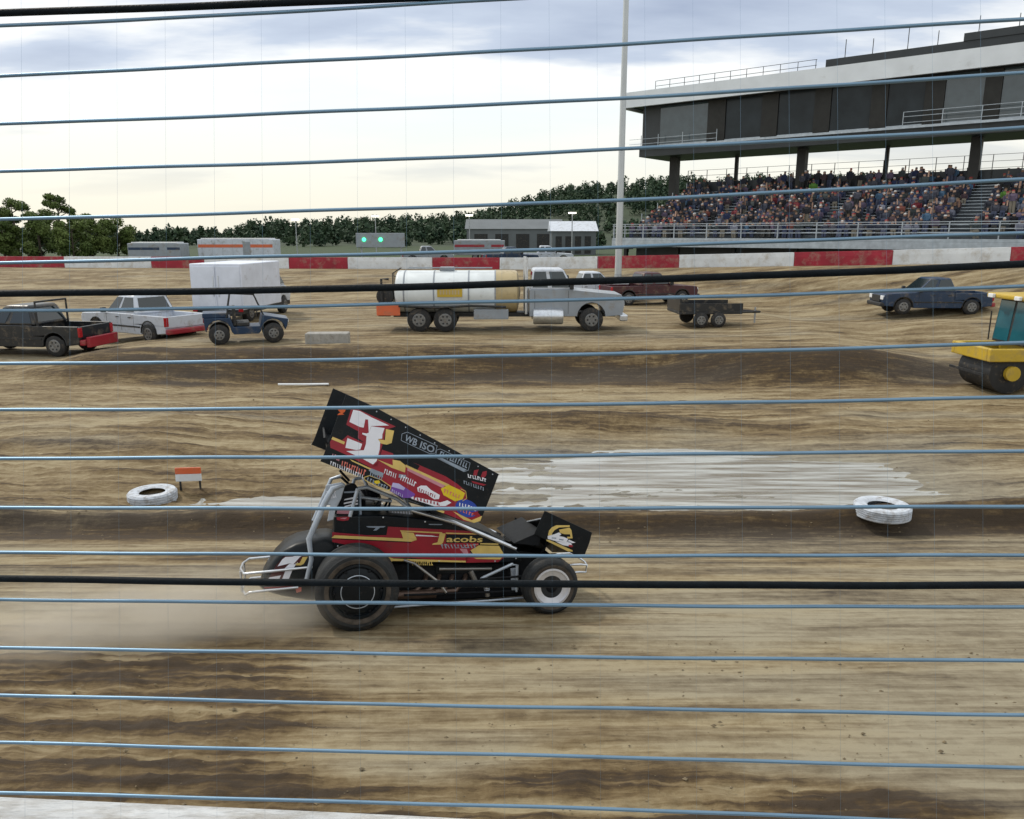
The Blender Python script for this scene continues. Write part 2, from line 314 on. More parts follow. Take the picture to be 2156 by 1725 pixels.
def clods():
    n = 1500; V = []; Fc = []
    oc = np.array([(1,0,0),(-1,0,0),(0,1,0),(0,-1,0),(0,0,1),(0,0,-1)], float); of = [(0,2,4),(2,1,4),(1,3,4),(3,0,4),(2,0,5),(1,2,5),(3,1,5),(0,3,5)]
    yy = np.where(rng.random(n) < 0.6, rng.uniform(3.6, 6.8, n), np.where(rng.random(n) < 0.5, rng.normal(11.8, 0.5, n), rng.uniform(12.5, 27, n)))
    xx = rng.uniform(-0.85, 0.85, n)*(yy+1.5) - np.where(yy < 7, rng.exponential(1.6, n), 0); zz = ground_z(xx, yy); sz = 0.004 + 0.012*rng.random(n)**5 + 0.0010*yy*rng.random(n)
    for i in range(n):
        q = oc*(0.6+0.6*rng.random((6, 1)))*sz[i]*np.array([1.3, 1.0, 0.7]); V.append(q + (xx[i], yy[i], zz[i]+sz[i]*0.2)); Fc += [tuple(j+6*i for j in f) for f in of]
    o = MB().add([tuple(v) for v in np.concatenate(V)], Fc).build('dirt_clods', mat('clod', (0.185, 0.145, 0.09), 0.95, 0, 0.4, 3)); tag(o, 'loose clods of dry dirt scattered over the track', 'dirt', kind='stuff')
clods()
# water lying in the infield hollow
def build_water(name, x0, x1, y0, y1, z, label):
    b = MB(); b.add([(x0, y0, z), (x1, y0, z), (x1, y1, z), (x0, y1, z)], [(0, 1, 2, 3)])
    o = b.build(name, None)
    m = bpy.data.materials.new('muddy_water'); m.use_nodes = True; t = m.node_tree; p = t.nodes['Principled BSDF']
    p.inputs['Roughness'].default_value = 0.14; p.inputs['IOR'].default_value = 1.5
    tcn = t.nodes.new('ShaderNodeTexCoord'); mpn = t.nodes.new('ShaderNodeMapping'); mpn.inputs['Scale'].default_value = (0.7, 3.0, 1); t.links.new(tcn.outputs['Object'], mpn.inputs[0])
    n = t.nodes.new('ShaderNodeTexNoise'); n.inputs['Scale'].default_value = 4; n.inputs['Detail'].default_value = 4; t.links.new(mpn.outputs[0], n.inputs['Vector'])
    n5 = t.nodes.new('ShaderNodeTexNoise'); n5.inputs['Scale'].default_value = 1.6; n5.inputs['Detail'].default_value = 7; mp5 = t.nodes.new('ShaderNodeMapping'); mp5.inputs['Scale'].default_value = (0.35, 3.2, 1); t.links.new(tcn.outputs['Object'], mp5.inputs[0]); t.links.new(mp5.outputs[0], n5.inputs['Vector'])
    r5 = t.nodes.new('ShaderNodeValToRGB'); t.links.new(n5.outputs['Fac'], r5.inputs[0]); r5.color_ramp.elements[0].position = 0.38; r5.color_ramp.elements[0].color = (0.17, 0.145, 0.105, 1); r5.color_ramp.elements[1].position = 0.60; r5.color_ramp.elements[1].color = (0.42, 0.425, 0.40, 1); t.links.new(r5.outputs[0], p.inputs['Base Color'])
    bp = t.nodes.new('ShaderNodeBump'); bp.inputs['Strength'].default_value = 0.35; bp.inputs['Distance'].default_value = 0.03; t.links.new(n.outputs['Fac'], bp.inputs['Height']); t.links.new(bp.outputs[0], p.inputs['Normal'])
    o.data.materials.append(m); tag(o, label, kind='structure')
build_water('puddle', -2.6, 9.6, 12.4, 17.0, -0.84, 'pale standing water in the infield hollow behind the race car')
build_water('puddle', -7.2, -2.7, 12.6, 14.2, -0.82, 'narrow bright strip of water left of the race car')

# ------------------------------------------------------------------ far wall, painted in red and white lengths
wall = empty('track_wall', (0, 0, 0), 0, 'long low concrete track wall painted in red and white blocks across the infield', 'wall')
_arc = [at_y(a, c, b) for a, b, c in WALLPTS]
def wall_top(px):
    xs = [w[0] for w in WALLPTS]
    return at_y(px, np.interp(px, xs, [w[2] for w in WALLPTS]), np.interp(px, xs, [w[1] for w in WALLPTS]))
WB = [(-1500,'w'),(-1180,'r'),(-1040,'w'),(-860,'r'),(-730,'w'),(-560,'r'),(-430,'w'),(-250,'r'),(-130,'w'),(-20,'r'),(135,'w'),(318,'r'),(430,'w'),(608,'r'),(732,'w'),(910,'r'),(1052,'w'),(1258,'r'),(1430,'w'),(1672,'r'),(1880,'w'),(2128,'r'),(2330,'w'),(2600,'r'),(2850,'w'),(3200,'')]
for (a, c), (b_, _) in zip(WB[:-1], WB[1:]):
    n = max(2, int(abs(b_ - a) / 60) + 1); mb = MB()
    pts = [wall_top(a + (b_ - a) * i / n) for i in range(n + 1)]
    d = (pts[-1] - pts[0]).normalized(); pts[0] += d * 0.012; pts[-1] -= d * 0.012
    vs = []
    for p in pts:
        for (oy, oz) in ((-0.10, -1.5), (-0.10, -0.3), (-0.07, 0), (0.28, 0), (0.32, -1.5)): vs.append((p.x, p.y + oy, p.z + oz))
    fs = [(i*5+k, i*5+(k+1) % 5, i*5+5+(k+1) % 5, i*5+5+k) for i in range(n) for k in range(5)] + [(4, 3, 2, 1, 0), tuple(n*5+k for k in range(5))]
    mb.add(vs, fs).build('red_block' if c == 'r' else 'white_block', K['wall_red' if c == 'r' else 'wall_white'], wall)

# ------------------------------------------------------------------ grandstand
SD = Vector((0.777, -0.629, 0)); SN = Vector((0.629, 0.777, 0))           # along the stand (towards us), away from the track
m_alu = mat('stand_aluminium', (0.42, 0.47, 0.52), 0.4, 0.5, 0.15, 3)
m_deck = mat('stand_deck', (0.10, 0.115, 0.13), 0.7, 0.2, 0.2, 2)
m_fascia = mat('white_fascia', (0.72, 0.76, 0.80), 0.5, 0, 0.06, 0.7, dirt=0.1, dcol=(0.4,0.4,0.38), dscale=0.8)
m_dark = mat('dark_cladding', (0.030, 0.036, 0.040), 0.5, 0, 0.2, 0.8)
m_panel = mat('grey_shutter', (0.020, 0.027, 0.032), 0.2, 0.0, 0.35, 0.6, spec=0.25)
m_post = mat('brown_black_steel', (0.022, 0.022, 0.020), 0.6, 0.2, 0.2, 2)
m_pane = glass('box_glass', (0.05, 0.07, 0.08), 0.05)
P0 = at_y(1300, 515, 70.0); P0.z = 0
def sp(s, n, z): return P0 + SD * s + SN * n + Vector((0, 0, z))
stand = empty('grandstand', sp(0, 0, 0), 0, 'large aluminium grandstand with a dark suite box on columns above it', 'grandstand')
def sbox(a, b, off=Vector((0,0,0))):
    """box in stand coordinates (s, n, z) relative to the stand's base"""
    mb = MB(); q = lambda s, n, z: SD*s + SN*n + Vector((0,0,z))
    (s0, n0, z0), (s1, n1, z1) = a, b
    return mb.hull4([q(s0,n0,z0), q(s1,n0,z0), q(s1,n1,z0), q(s0,n1,z0)], [q(s0,n0,z1), q(s1,n0,z1), q(s1,n1,z1), q(s0,n1,z1)])
SLEN, ROWS, RR, RH, Z0 = 48.0, 17, 0.72, 0.255, 3.6
for i in range(ROWS):
    n0 = 1.3 + i*RR; z = Z0 + i*RH
    sbox((0, n0, z-0.10), (SLEN, n0+RR+0.02*0, z-0.02)).build('tier', m_deck, stand)
    sbox((0, n0+0.001, z-RH+0.0), (SLEN, n0+0.03, z-0.101)).build('riser', m_deck, stand)
    sbox((0.2, n0+0.38, z+0.40), (SLEN-0.2, n0+0.66, z+0.44)).build('bench', m_alu, stand)
sbox((-0.3, -0.4, Z0-0.22), (SLEN, 1.29, Z0-0.04)).build('walkway', m_alu, stand)
sbox((-0.3, -0.44, Z0-0.75), (SLEN, -0.41, Z0-0.23)).build('kick_board', m_alu, stand)
for zz in (0.35, 0.62, 0.92, 1.08): sbox((-0.3, -0.38, Z0+zz), (SLEN, -0.32, Z0+zz+0.05)).build('rail', m_alu, stand)
for i in range(17): sbox((-0.2+i*2.9, -0.40, Z0-0.04), (-0.13+i*2.9, -0.30, Z0+1.08)).build('rail_post', m_alu, stand)
for i in range(10):
    for n0 in (0.6, 6.5, 12.8):
        sbox((0.3+i*5.0, n0, -1.5), (0.6+i*5.0, n0+0.3, Z0-0.25+max(0, (n0-1.6)/RR*RH))).build('support_column', m_post, stand)
sbox((0.0, 12.9, 0.2), (SLEN, 13.0, Z0+ROWS*RH+0.9)).build('back_screen', m_dark, stand)
sbox((0.4, 2.6, 0.0), (SLEN, 2.7, Z0-0.3)).build('under_screen', m_dark, stand)
mb = MB()
for i in range(ROWS):                                                           # stepped end wall
    a = MB(); q = sbox((-0.06, 1.3+i*RR, Z0-1.1+i*RH-0.2), (-0.01, 1.3+(i+1)*RR, Z0+i*RH)); mb.add(q.v, q.f)
mb.build('end_wall', m_dark, stand)
for i in range(ROWS): 
    if i % 4 == 0: sbox((-0.1, 1.3+i*RR, Z0+i*RH), (-0.04, 1.36+i*RR, Z0+i*RH+1.1)).build('rail_post', m_alu, stand)
# suite box: n 12..18
BN = 10.0
def zb(px, py): return at_y(px, py, (P0 + SN*BN).y).z
def s_at(px, n):
    """distance along the stand where the plane n is crossed at pixel column px (near the horizon)"""
    u = (px - CX) / F; base = P0 + SN*n; k = u/1.03
    return (k*base.y - base.x) / (SD.x - k*SD.y)
sL = s_at(1312, BN); zf0, zf1 = 15.1, 16.55; zb0, zb1 = 11.2, 10.1
def zpix(px, py, n): p = sp(s_at(px, n), n, 0); d = ray(px, py); return CAMZ + d.z * (p.y / d.y)
zf0 = zpix(1330, 229, BN); zf1 = zpix(1330, 197, BN); zb0 = zpix(1400, 327, BN)
sR = sL + 52
sbox((sL-0.2, BN-0.9, zf0), (sR, BN-0.6, zf1)).build('fascia', m_fascia, stand)
sbox((sL-0.2, BN-0.6, zf0+0.25), (sR, BN+7, zf1-0.1)).build('roof', m_dark, stand)
sbox((sL-0.2, BN-0.6, zf0), (sL+0.1, BN+7, zf0+0.24)).build('roof_edge', m_fascia, stand)
sU = s_at(1712, BN+1.5)
sbox((sU, BN+1.5, zf1-0.1), (sR, BN+5, zf1+1.05)).build('rooftop_block', m_dark, stand)
sbox((s_at(1985, BN+1.4), BN+1.4, zf1+1.05), (s_at(2125, BN+1.4), BN+4, zf1+1.6)).build('rooftop_plant', m_dark, stand)
sbox((sL+1.6, BN, zb0), (sR, BN+6.5, zb0+0.75)).build('floor_beam', m_dark, stand)
sbox((sL+0.6, BN-0.5, zb0+0.72), (sR, BN-0.35, zb0+0.90)).build('balcony_edge', m_alu, stand)
sbox((sL+1.6, BN+0.5, zb0+0.751), (sR, BN+6.4, zf0+0.24)).build('box_core', m_dark, stand)
edges = [1382, 1480, 1516, 1590, 1623, 1697, 1730, 1812, 1845, 1920, 1960, 2040, 2075, 2156, 2190, 2290, 2330, 2440]
ss = [s_at(px, BN+0.3) for px in edges]
for i in range(0, len(ss)-1):
    a, b_ = ss[i], ss[i+1]
    if i % 2 == 0:
        lit = i in (0, 10, 12, 14, 16)
        pn = sbox((a+0.03, BN+0.30, zb0+0.95), (b_-0.03, BN+0.48, zf0-0.02)).build('window_pane' if lit else 'shutter', m_pane if lit else m_panel, stand)
        fr = sbox((a+0.03, BN+0.24, zb0+0.95), (b_-0.03, BN+0.298, zb0+1.07)).build('sill', m_alu, pn)
    else:
        sbox((a, BN+0.18, zb0+0.76), (b_, BN+0.48, zf0-0.02)).build('mullion_column', m_post, stand)
for zz in (1.15, 1.6, 1.95): sbox((s_at(1880, BN-0.3), BN-0.42, zb0+zz), (sR, BN-0.38, zb0+zz+0.035)).build('balcony_rail', m_alu, stand)
for zz in (1.15, 1.6): sbox((sL+0.7, BN-0.42, zb0+zz), (s_at(1500, BN-0.3), BN-0.38, zb0+zz+0.035)).build('balcony_rail', m_alu, stand)
for px in (1345, 1380, 1430, 1500, 1880, 1960, 2040, 2120): s0 = s_at(px, BN-0.3); sbox((s0, BN-0.43, zb0+0.90), (s0+0.05, BN-0.37, zb0+1.95)).build('balcony_post', m_alu, stand)
for px in (1405, 1668, 2025, 2420): s0 = s_at(px, BN+2); sbox((s0, BN+2, -1), (s0+0.75, BN+2.8, zb0-0.002)).build('column', m_post, stand)
for px in (1540, 1850, 2230): s0 = s_at(px, BN+5); sbox((s0, BN+5, 6.0), (s0+0.3, BN+5.3, zb0-0.002)).build('column', m_post, stand)
for zz in (0.45, 0.9): sbox((sL+3, BN+0.2, zf1+zz), (sU-0.3, BN+0.24, zf1+zz+0.035)).build('roof_rail', m_post, stand)
for i in range(11): s0 = sL+3+(sU-sL-3.4)*i/10; sbox((s0, BN+0.2, zf1-0.1), (s0+0.04, BN+0.24, zf1+0.92)).build('roof_rail_post', m_post, stand)
for px in (1745, 1800, 1870, 1930, 2010, 2090, 2140):
    s0 = s_at(px, BN+2); h = random.uniform(1.2, 2.6); sbox((s0, BN+2.5, zf1+1.0), (s0+0.05, BN+2.55, zf1+1.0+h)).build('antenna', m_post, stand)
for c in stand.children_recursive: pass
# rail along the top of the seating with people standing along it
for zz in (1.0, 1.5, 2.0): sbox((0, 12.8, Z0+ROWS*RH+zz), (SLEN, 12.84, Z0+ROWS*RH+zz+0.03)).build('rail', m_post, stand)
for i in range(24): sbox((i*2.0, 12.8, Z0+ROWS*RH), (i*2.0+0.05, 12.85, Z0+ROWS*RH+2.0)).build('rail_post', m_post, stand)

# spectators: one mass
def crowd():
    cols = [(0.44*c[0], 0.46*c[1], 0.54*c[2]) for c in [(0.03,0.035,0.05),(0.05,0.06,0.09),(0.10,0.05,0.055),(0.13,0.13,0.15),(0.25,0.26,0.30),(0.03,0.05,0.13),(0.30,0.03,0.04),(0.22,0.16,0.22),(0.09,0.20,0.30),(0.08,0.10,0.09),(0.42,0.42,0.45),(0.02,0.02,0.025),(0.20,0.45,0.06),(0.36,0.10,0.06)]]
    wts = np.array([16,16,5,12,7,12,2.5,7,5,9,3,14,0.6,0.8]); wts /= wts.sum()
    V, Fs, Cc = [], [], []
    def blk(c, d, taper, col, M):
        o = len(V); x, y, z = d[0]/2, d[1]/2, d[2]
        for (a, b_, h, k) in ((-1,-1,0,1),(1,-1,0,1),(1,1,0,1),(-1,1,0,1),(-1,-1,1,taper),(1,-1,1,taper),(1,1,1,taper),(-1,1,1,taper)):
            p = M @ Vector((c[0]+a*x*k, c[1]+b_*y*k, c[2]+h*z)); V.append(tuple(p)); Cc.append(col)
        for f in ((0,3,2,1),(4,5,6,7),(0,1,5,4),(1,2,6,5),(2,3,7,6),(3,0,4,7)): Fs.append(tuple(o+i for i in f))
    def person(s, n, z, stand_up=False):
        M = Matrix.Translation(sp(s, n, z)) @ Matrix.Rotation(math.atan2(SN.y, SN.x) - math.pi/2 + random.uniform(-0.4, 0.4), 4, 'Z')
        top = cols[rng.choice(len(cols), p=wts)]; leg = random.choice([(0.03,0.04,0.08),(0.02,0.02,0.02),(0.16,0.14,0.11),(0.05,0.06,0.10)])
        skin = random.choice([(0.36,0.22,0.16),(0.42,0.27,0.20),(0.22,0.13,0.09)]); hat = random.choice([(0.03,0.02,0.02),(0.10,0.06,0.03),(0.5,0.5,0.5),(0.25,0.03,0.03),(0.04,0.05,0.09)])
        w = random.uniform(0.38, 0.56); sc = random.uniform(0.82, 1.10); M = M @ Matrix.Scale(sc, 4) @ Matrix.Rotation(random.uniform(-0.22, 0.22), 4, 'X') @ Matrix.Rotation(random.uniform(-0.12, 0.12), 4, 'Y')
        if stand_up:
            blk((-0.1,0,0),(0.16,0.18,0.85),1.1,leg,M); blk((0.1,0,0),(0.16,0.18,0.85),1.1,leg,M); b0 = 0.85
        else:
            blk((-0.1,-0.25,-0.42),(0.15,0.15,0.45),1.0,leg,M); blk((0.1,-0.25,-0.42),(0.15,0.15,0.45),1.0,leg,M); blk((0,-0.12,0),(0.36,0.45,0.16),0.9,leg,M); b0 = 0.05
        blk((0,0,b0),(w*0.85,0.24,0.36),1.18,top,M); blk((0,0,b0+0.36),(w,0.28,0.20),0.55,top,M)
        blk((-w*0.52,-0.08,b0+0.12),(0.11,0.24,0.36),0.9,top,M); blk((w*0.52,-0.08,b0+0.12),(0.11,0.24,0.36),0.9,top,M)
        if random.random() < 0.10: blk((w*0.5,-0.05,b0+0.45),(0.10,0.10,0.50),0.9,skin,M)
        blk((0,-0.02,b0+0.56),(0.15,0.18,0.14),1.12,skin,M); blk((0,-0.01,b0+0.70),(0.18,0.21,0.09),0.7,hat,M)
    for i in range(ROWS):
        dens = 0.78 if i < 13 else 0.45
        s = 0.6
        while s < SLEN-0.6:
            if (s+3.0) % 9.5 < 1.1: s += 0.52; continue
            gap = fbm(np.array([s*0.25]), np.array([i*0.5]), 2, 7)[0]
            if random.random() < dens + gap*1.6: person(s + random.uniform(-0.1, 0.1), 1.3+i*RR+0.50, Z0+i*RH+0.44, random.random() < 0.04)
            s += 0.52
    for i in range(50): person(random.uniform(1, SLEN-1), 12.3, Z0+(ROWS-1)*RH-0.02, True)
    me = bpy.data.meshes.new('spectator_crowd'); me.from_pydata(V, [], Fs)
    ca = me.color_attributes.new('cloth', 'FLOAT_COLOR', 'POINT'); ca.data.foreach_set('color', np.concatenate([np.array(Cc), np.ones((len(Cc), 1))], 1).astype(np.float32).ravel())
    m = bpy.data.materials.new('crowd_clothing'); m.use_nodes = True; t = m.node_tree; a = t.nodes.new('ShaderNodeVertexColor'); a.layer_name = 'cloth'
    t.links.new(a.outputs[0], t.nodes['Principled BSDF'].inputs['Base Color']); t.nodes['Principled BSDF'].inputs['Roughness'].default_value = 0.85
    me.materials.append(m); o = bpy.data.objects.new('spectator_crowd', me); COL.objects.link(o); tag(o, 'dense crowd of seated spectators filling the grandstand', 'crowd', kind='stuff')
crowd()

# ------------------------------------------------------------------ hills and woods
RID = [(-1800, 470), (-600, 478), (200, 480), (480, 478), (570, 466), (800, 459), (960, 452), (1040, 438), (1110, 412), (1200, 392), (1300, 377), (1420, 372), (1700, 372), (2200, 365), (3400, 400)]
def ridge_z(px, D, drop): return at_y(px, np.interp(px, [r[0] for r in RID], [r[1] for r in RID]), D).z - drop
def leaf_mat(name, c1, c2):
    m = bpy.data.materials.new(name); m.use_nodes = True; t = m.node_tree; b = t.nodes['Principled BSDF']
    g = t.nodes.new('ShaderNodeObjectInfo'); geo = t.nodes.new('ShaderNodeNewGeometry'); n = t.nodes.new('ShaderNodeTexNoise'); n.inputs['Scale'].default_value = 0.25; n.inputs['Detail'].default_value = 3
    t.links.new(geo.outputs['Position'], n.inputs['Vector'])
    r = t.nodes.new('ShaderNodeMapRange'); r.inputs[1].default_value = 0.35; r.inputs[2].default_value = 0.65; t.links.new(n.outputs['Fac'], r.inputs[0])
    x = t.nodes.new('ShaderNodeMix'); x.data_type = 'RGBA'; t.links.new(r.outputs[0], x.inputs[0]); x.inputs[6].default_value = (*c1, 1); x.inputs[7].default_value = (*c2, 1)
    t.links.new(x.outputs[2], b.inputs['Base Color']); b.inputs['Roughness'].default_value = 0.7; b.inputs['Specular IOR Level'].default_value = 0.2
    return m
m_leaf = leaf_mat('leaves', (0.045, 0.075, 0.018), (0.12, 0.16, 0.045)); m_far = leaf_mat('far_leaves', (0.022, 0.046, 0.028), (0.052, 0.082, 0.042)); m_bark = mat('bark', (0.07, 0.055, 0.04), 0.9, 0, 0.3, 8, bump=0.5)
def leaf_quads(cent, rad, size, n):
    """n random leaf-clump faces spread through ellipsoids; cent (k,3), rad (k,3)"""
    k = rng.integers(0, len(cent), n); d = rng.normal(size=(n, 3)); d /= np.linalg.norm(d, axis=1, keepdims=True)
    p = cent[k] + d*rad[k]*(rng.random((n, 1))**0.45)
    a = rng.normal(size=(n, 3)); a /= np.linalg.norm(a, axis=1, keepdims=True); b = np.cross(a, d + 0.01); b /= np.linalg.norm(b, axis=1, keepdims=True)+1e-9
    s = size*(0.5+rng.random((n, 1)))
    V = np.stack([p-a*s*0.5, p+b*s*0.35, p+a*s*0.55, p-b*s*0.35], 1).reshape(-1, 3)
    return V
def quads_obj(name, V, m, parent=None):
    n = len(V)//4; me = bpy.data.meshes.new(name); me.vertices.add(len(V)); me.vertices.foreach_set('co', V.astype(np.float32).ravel())
    me.loops.add(n*4); me.loops.foreach_set('vertex_index', np.arange(n*4, dtype=np.int32)); me.polygons.add(n)
    me.polygons.foreach_set('loop_start', (np.arange(n)*4).astype(np.int32)); me.polygons.foreach_set('loop_total', np.full(n, 4, np.int32)); me.update(); me.validate()
    me.materials.append(m); o = bpy.data.objects.new(name, me); COL.objects.link(o)
    if parent: o.parent = parent
    return o
def hills():
    pxs = np.linspace(-1800, 3400, 120); Ds = np.linspace(150, 620, 24); V = []; T = 7.5
    for D in Ds:
        for px in pxs:
            f = float(sst(170, 430, np.array(D))); zr = ridge_z(px, 430, T)
            x = (px-CX)/F*D/1.03; zz = 0.6 + f*(zr-0.6) - 18*float(sst(450, 620, np.array(D)))
            V.append((x, D, zz + (1.2*vn(np.array([x*0.02]), np.array([D*0.02]), 5)[0]-0.6)*f))
    n = len(pxs); Fs = [(i*n+k, i*n+k+1, (i+1)*n+k+1, (i+1)*n+k) for i in range(len(Ds)-1) for k in range(n-1)]
    o = MB().add(V, Fs).build('hills', mat('hill_floor', (0.03, 0.045, 0.02), 0.95, 0, 0.3, 0.05), smooth=True); tag(o, 'low wooded hills on the skyline', kind='structure')
    C, Rd = [], []
    for i in range(1500):
        px = random.uniform(-500, 2700); D = 175 + 270*random.random()**0.7
        f = float(sst(170, 430, np.array(D))); x = (px-CX)/F*D/1.03; zz = 0.6 + f*(ridge_z(px, 430, T)-0.6); h = random.uniform(4.6, 8.8) * (0.8 if px < 500 else 1.0)
        if D < 260: h *= 0.75
        C += [(x, D, zz+h*0.34), (x+random.uniform(-1,1), D, zz+h*0.72), (x+random.uniform(-1.6,1.6), D-0.8, zz+h*0.35)]
        w = h*random.uniform(0.30, 0.42); Rd += [(w, w, h*0.40), (w*0.65, w*0.65, h*0.30), (w*0.9, w*0.9, h*0.33)]
    V = leaf_quads(np.array(C), np.array(Rd), 0.95, 260000)
    o = quads_obj('distant_woods', V, m_far); tag(o, 'dark green woods covering the distant hills', 'woods', kind='stuff')
hills()
def tree(px, D, h, w, label, seedv):
    base = at_y(px, 500, D); base.z = gz(base.x, D) - 0.1
    t = empty('leafy_tree', base, 0, label, 'tree', 'trees behind the track wall')
    mb = MB(); lean = random.uniform(-0.3, 0.3)
    top = Vector((lean, 0, h*0.80)); mb.tube([(0,0,-0.3), (lean*0.3, 0, h*0.3), (lean*0.6, 0.05, h*0.55), top], [h*0.030, h*0.022, h*0.014, h*0.005], 7)
    cents, rads = [], []
    for i in range(int(12 + w*3)):
        z = h*(0.10 + 0.80*i/(12+w*3)); a = random.uniform(0, 6.28); prof = math.sin(math.pi*min(0.97, (z/h+0.04)/1.05))**0.6
        r = w*prof*random.uniform(0.45, 0.85); e_ = Vector((math.cos(a)*r+lean*0.5, math.sin(a)*r, z+r*0.25))
        mb.tube([(lean*z/h*0.7, 0, z-r*0.25), (e_ + Vector((lean*z/h, 0, z-r*0.2)))/2, e_], [h*0.009, h*0.006, h*0.002], 5)
        cents.append(tuple(e_)); k = w*random.uniform(0.28, 0.46); rads.append((k, k, k*random.uniform(0.6, 0.85)))
    mb.build('trunk', m_bark, t)
    quads_obj('crown', leaf_quads(np.array(cents), np.array(rads), 0.26, int(5200+w*1500)), m_leaf, t)
tree(35, 108, 8.6, 2.2, 'taller leafy tree at the left edge of the picture behind the wall', 1)
tree(128, 112, 9.4, 2.5, 'tallest leafy tree on the left, second from the picture edge', 2)
tree(-60, 104, 7.5, 2.6, 'leafy tree standing just outside the left picture edge', 3)
tree(82, 100, 6.3, 2.3, 'shorter round tree between the two tall trees on the left', 4)
tree(190, 106, 6.2, 2.6, 'bushy tree right of the tallest tree on the left', 5)
tree(245, 116, 5.5, 2.4, 'low bushy tree where the left tree group ends', 6)
tree(5, 98, 5.2, 2.3, 'low shrubby tree in front at the left picture edge', 7)
tree(150, 97, 4.8, 2.1, 'low shrubby tree right behind the wall on the left', 8)

# ------------------------------------------------------------------ tall light pole in the infield
def light_pole():
    b = at_y(1301, 590, 55.0); b.z = gz(b.x, 55) - 0.1
    t = empty('light_pole', b, 0, 'tall pale grey steel pole rising out of frame left of the grandstand', 'pole')
    MB().tube([(0,0,0), (0,0,12), (0,0,25.5)], [0.24, 0.20, 0.15], 16).build('shaft', mat('pale_steel', (0.50, 0.53, 0.55), 0.5, 0.3, 0.1, 0.5), t, True)
    MB().lathe([(0.40, 0), (0.40, 0.08), (0.27, 0.12), (0.25, 0.4)], (0,0,0), 'z', 16).build('base_plate', K['steel'], t)
    MB().box((0, 0, 24.0), (3.4, 0.12, 0.12)).box((0, 0, 25.2), (3.4, 0.12, 0.12)).build('cross_arm', K['steel'], t)
    for z in (24.0, 25.2):
        for i in range(5): MB().lathe([(0.05, 0.25), (0.2, 0.2), (0.28, -0.1), (0.26, -0.12)], (-1.5+i*0.75, -0.25, z), 'y', 12).build('lamp', K['alloy_d'], t)
light_pole()

# ------------------------------------------------------------------ foreground wall and cable fence
fw = MB(); pts = [(-9, 2.62), (-1.85, 2.44), (-0.38, 2.36), (3, 2.17), (9, 1.87)]
wz_ = [2.05, 1.935, 1.925, 1.88, 1.78]
vs = []
for (x, y), z in zip(pts, wz_): vs += [(x, y+0.12, 0.2), (x, y, z-0.03), (x, y-0.025, z), (x, y-0.55, z+0.005), (x, y-0.60, 0.0)]
fs = [(i*5+k, i*5+k+1, i*5+6+k, i*5+5+k) for i in range(4) for k in range(4)] + [(i*5+4, i*5, i*5+5, i*5+9) for i in range(4)] + [(4,3,2,1,0), (20,21,22,23,24)]
o = fw.add(vs, fs).build('concrete_wall', K['white_concrete'], None, False, 0); tag(o, 'weathered white concrete wall top at the bottom left corner', 'wall')
ap = MB().add([(-400, 1.75, 1.0), (400, 1.75, 1.0), (400, -900, 1.0), (-400, -900, 1.0)], [(0, 1, 2, 3)]).build('apron', mat('apron_gravel', (0.16, 0.15, 0.13), 0.9, 0, 0.3, 2, bump=0.4)); tag(ap, 'gravel walkway behind the near wall', kind='structure')
fence = empty('cable_fence', (0, 2.3, 1.8), 0, 'steel cable safety fence strung across the whole view in front of the race car', 'fence')
def tdepth(px): return 2.50 / (1.0 + 0.098 * px / 2156.0)
def cable(pts, r, name, m, amp):
    xs = [p[0] for p in pts]; ys = [p[1] for p in pts]; co = np.polyfit(xs, ys, min(2, len(pts)-1)); path = []
    ph = random.uniform(0, 9); last = None
    for px in np.linspace(-700, 2900, 73):
        y = np.polyval(co, px) + amp*(math.sin(px*0.0051+ph) + 0.6*math.sin(px*0.013+2*ph))
        path.append(at_t(px, y, tdepth(px)) - Vector((0, 2.3, 1.8)))
    MB().tube(path, r, 10).build(name, m, fence, True)
WIRES = [((0,55),(540,28),(1078,-2)), ((0,160),(1078,106),(2156,40)), ((0,260),(1078,218),(2156,154)), ((0,361),(1078,325),(2156,268)), ((0,461),(1078,430),(2156,378)),
 ((0,554),(1078,527),(2156,490)), ((0,655),(1078,635),(2156,603)), ((0,767),(1078,750),(2156,722)), ((0,864),(1078,854),(2156,836)), ((0,966),(1078,960),(2156,949)),
 ((0,1069),(1078,1071),(2156,1066)), ((0,1163),(1078,1170),(2156,1169)), ((0,1262),(1078,1273),(2156,1279)), ((0,1363),(1078,1381),(2156,1392)), ((0,1464),(1078,1488),(2156,1505)),
 ((0,1564),(1078,1590),(2156,1617)), ((0,1670),(1078,1698),(2156,1737))]
for w in WIRES: cable(w, 0.0056, 'cable', K['cable'], 0.8)
for w in (((0,27),(540,9),(1078,-14)), ((0,619),(1078,598),(2156,556)), ((0,1219),(1078,1230),(2156,1232))): cable(w, 0.0112, 'thick_cable', K['thick'], 0.6)
for i in range(36):                                                        # hair-thin vertical tie wires of the mesh
    px = -660 + i*101; a = at_t(px+6, 1790, tdepth(px)-0.004); b_ = at_t(px-4, -260, tdepth(px)-0.004); o0 = Vector((0, 2.3, 1.8))
    MB().tube([a-o0, (a+b_)/2-o0+Vector((random.uniform(-0.004, 0.004), 0, 0)), b_-o0], 0.00022, 5).build('tie_wire', K['cable'], fence)
for px in (-560, 2760):
    a = at_t(px, 1800, tdepth(px)+0.07); b_ = at_t(px, -300, tdepth(px)+0.07); o0 = Vector((0, 2.3, 1.8))
    MB().tube([a-o0, b_-o0], 0.05, 12).build('fence_post', K['steel'], fence)

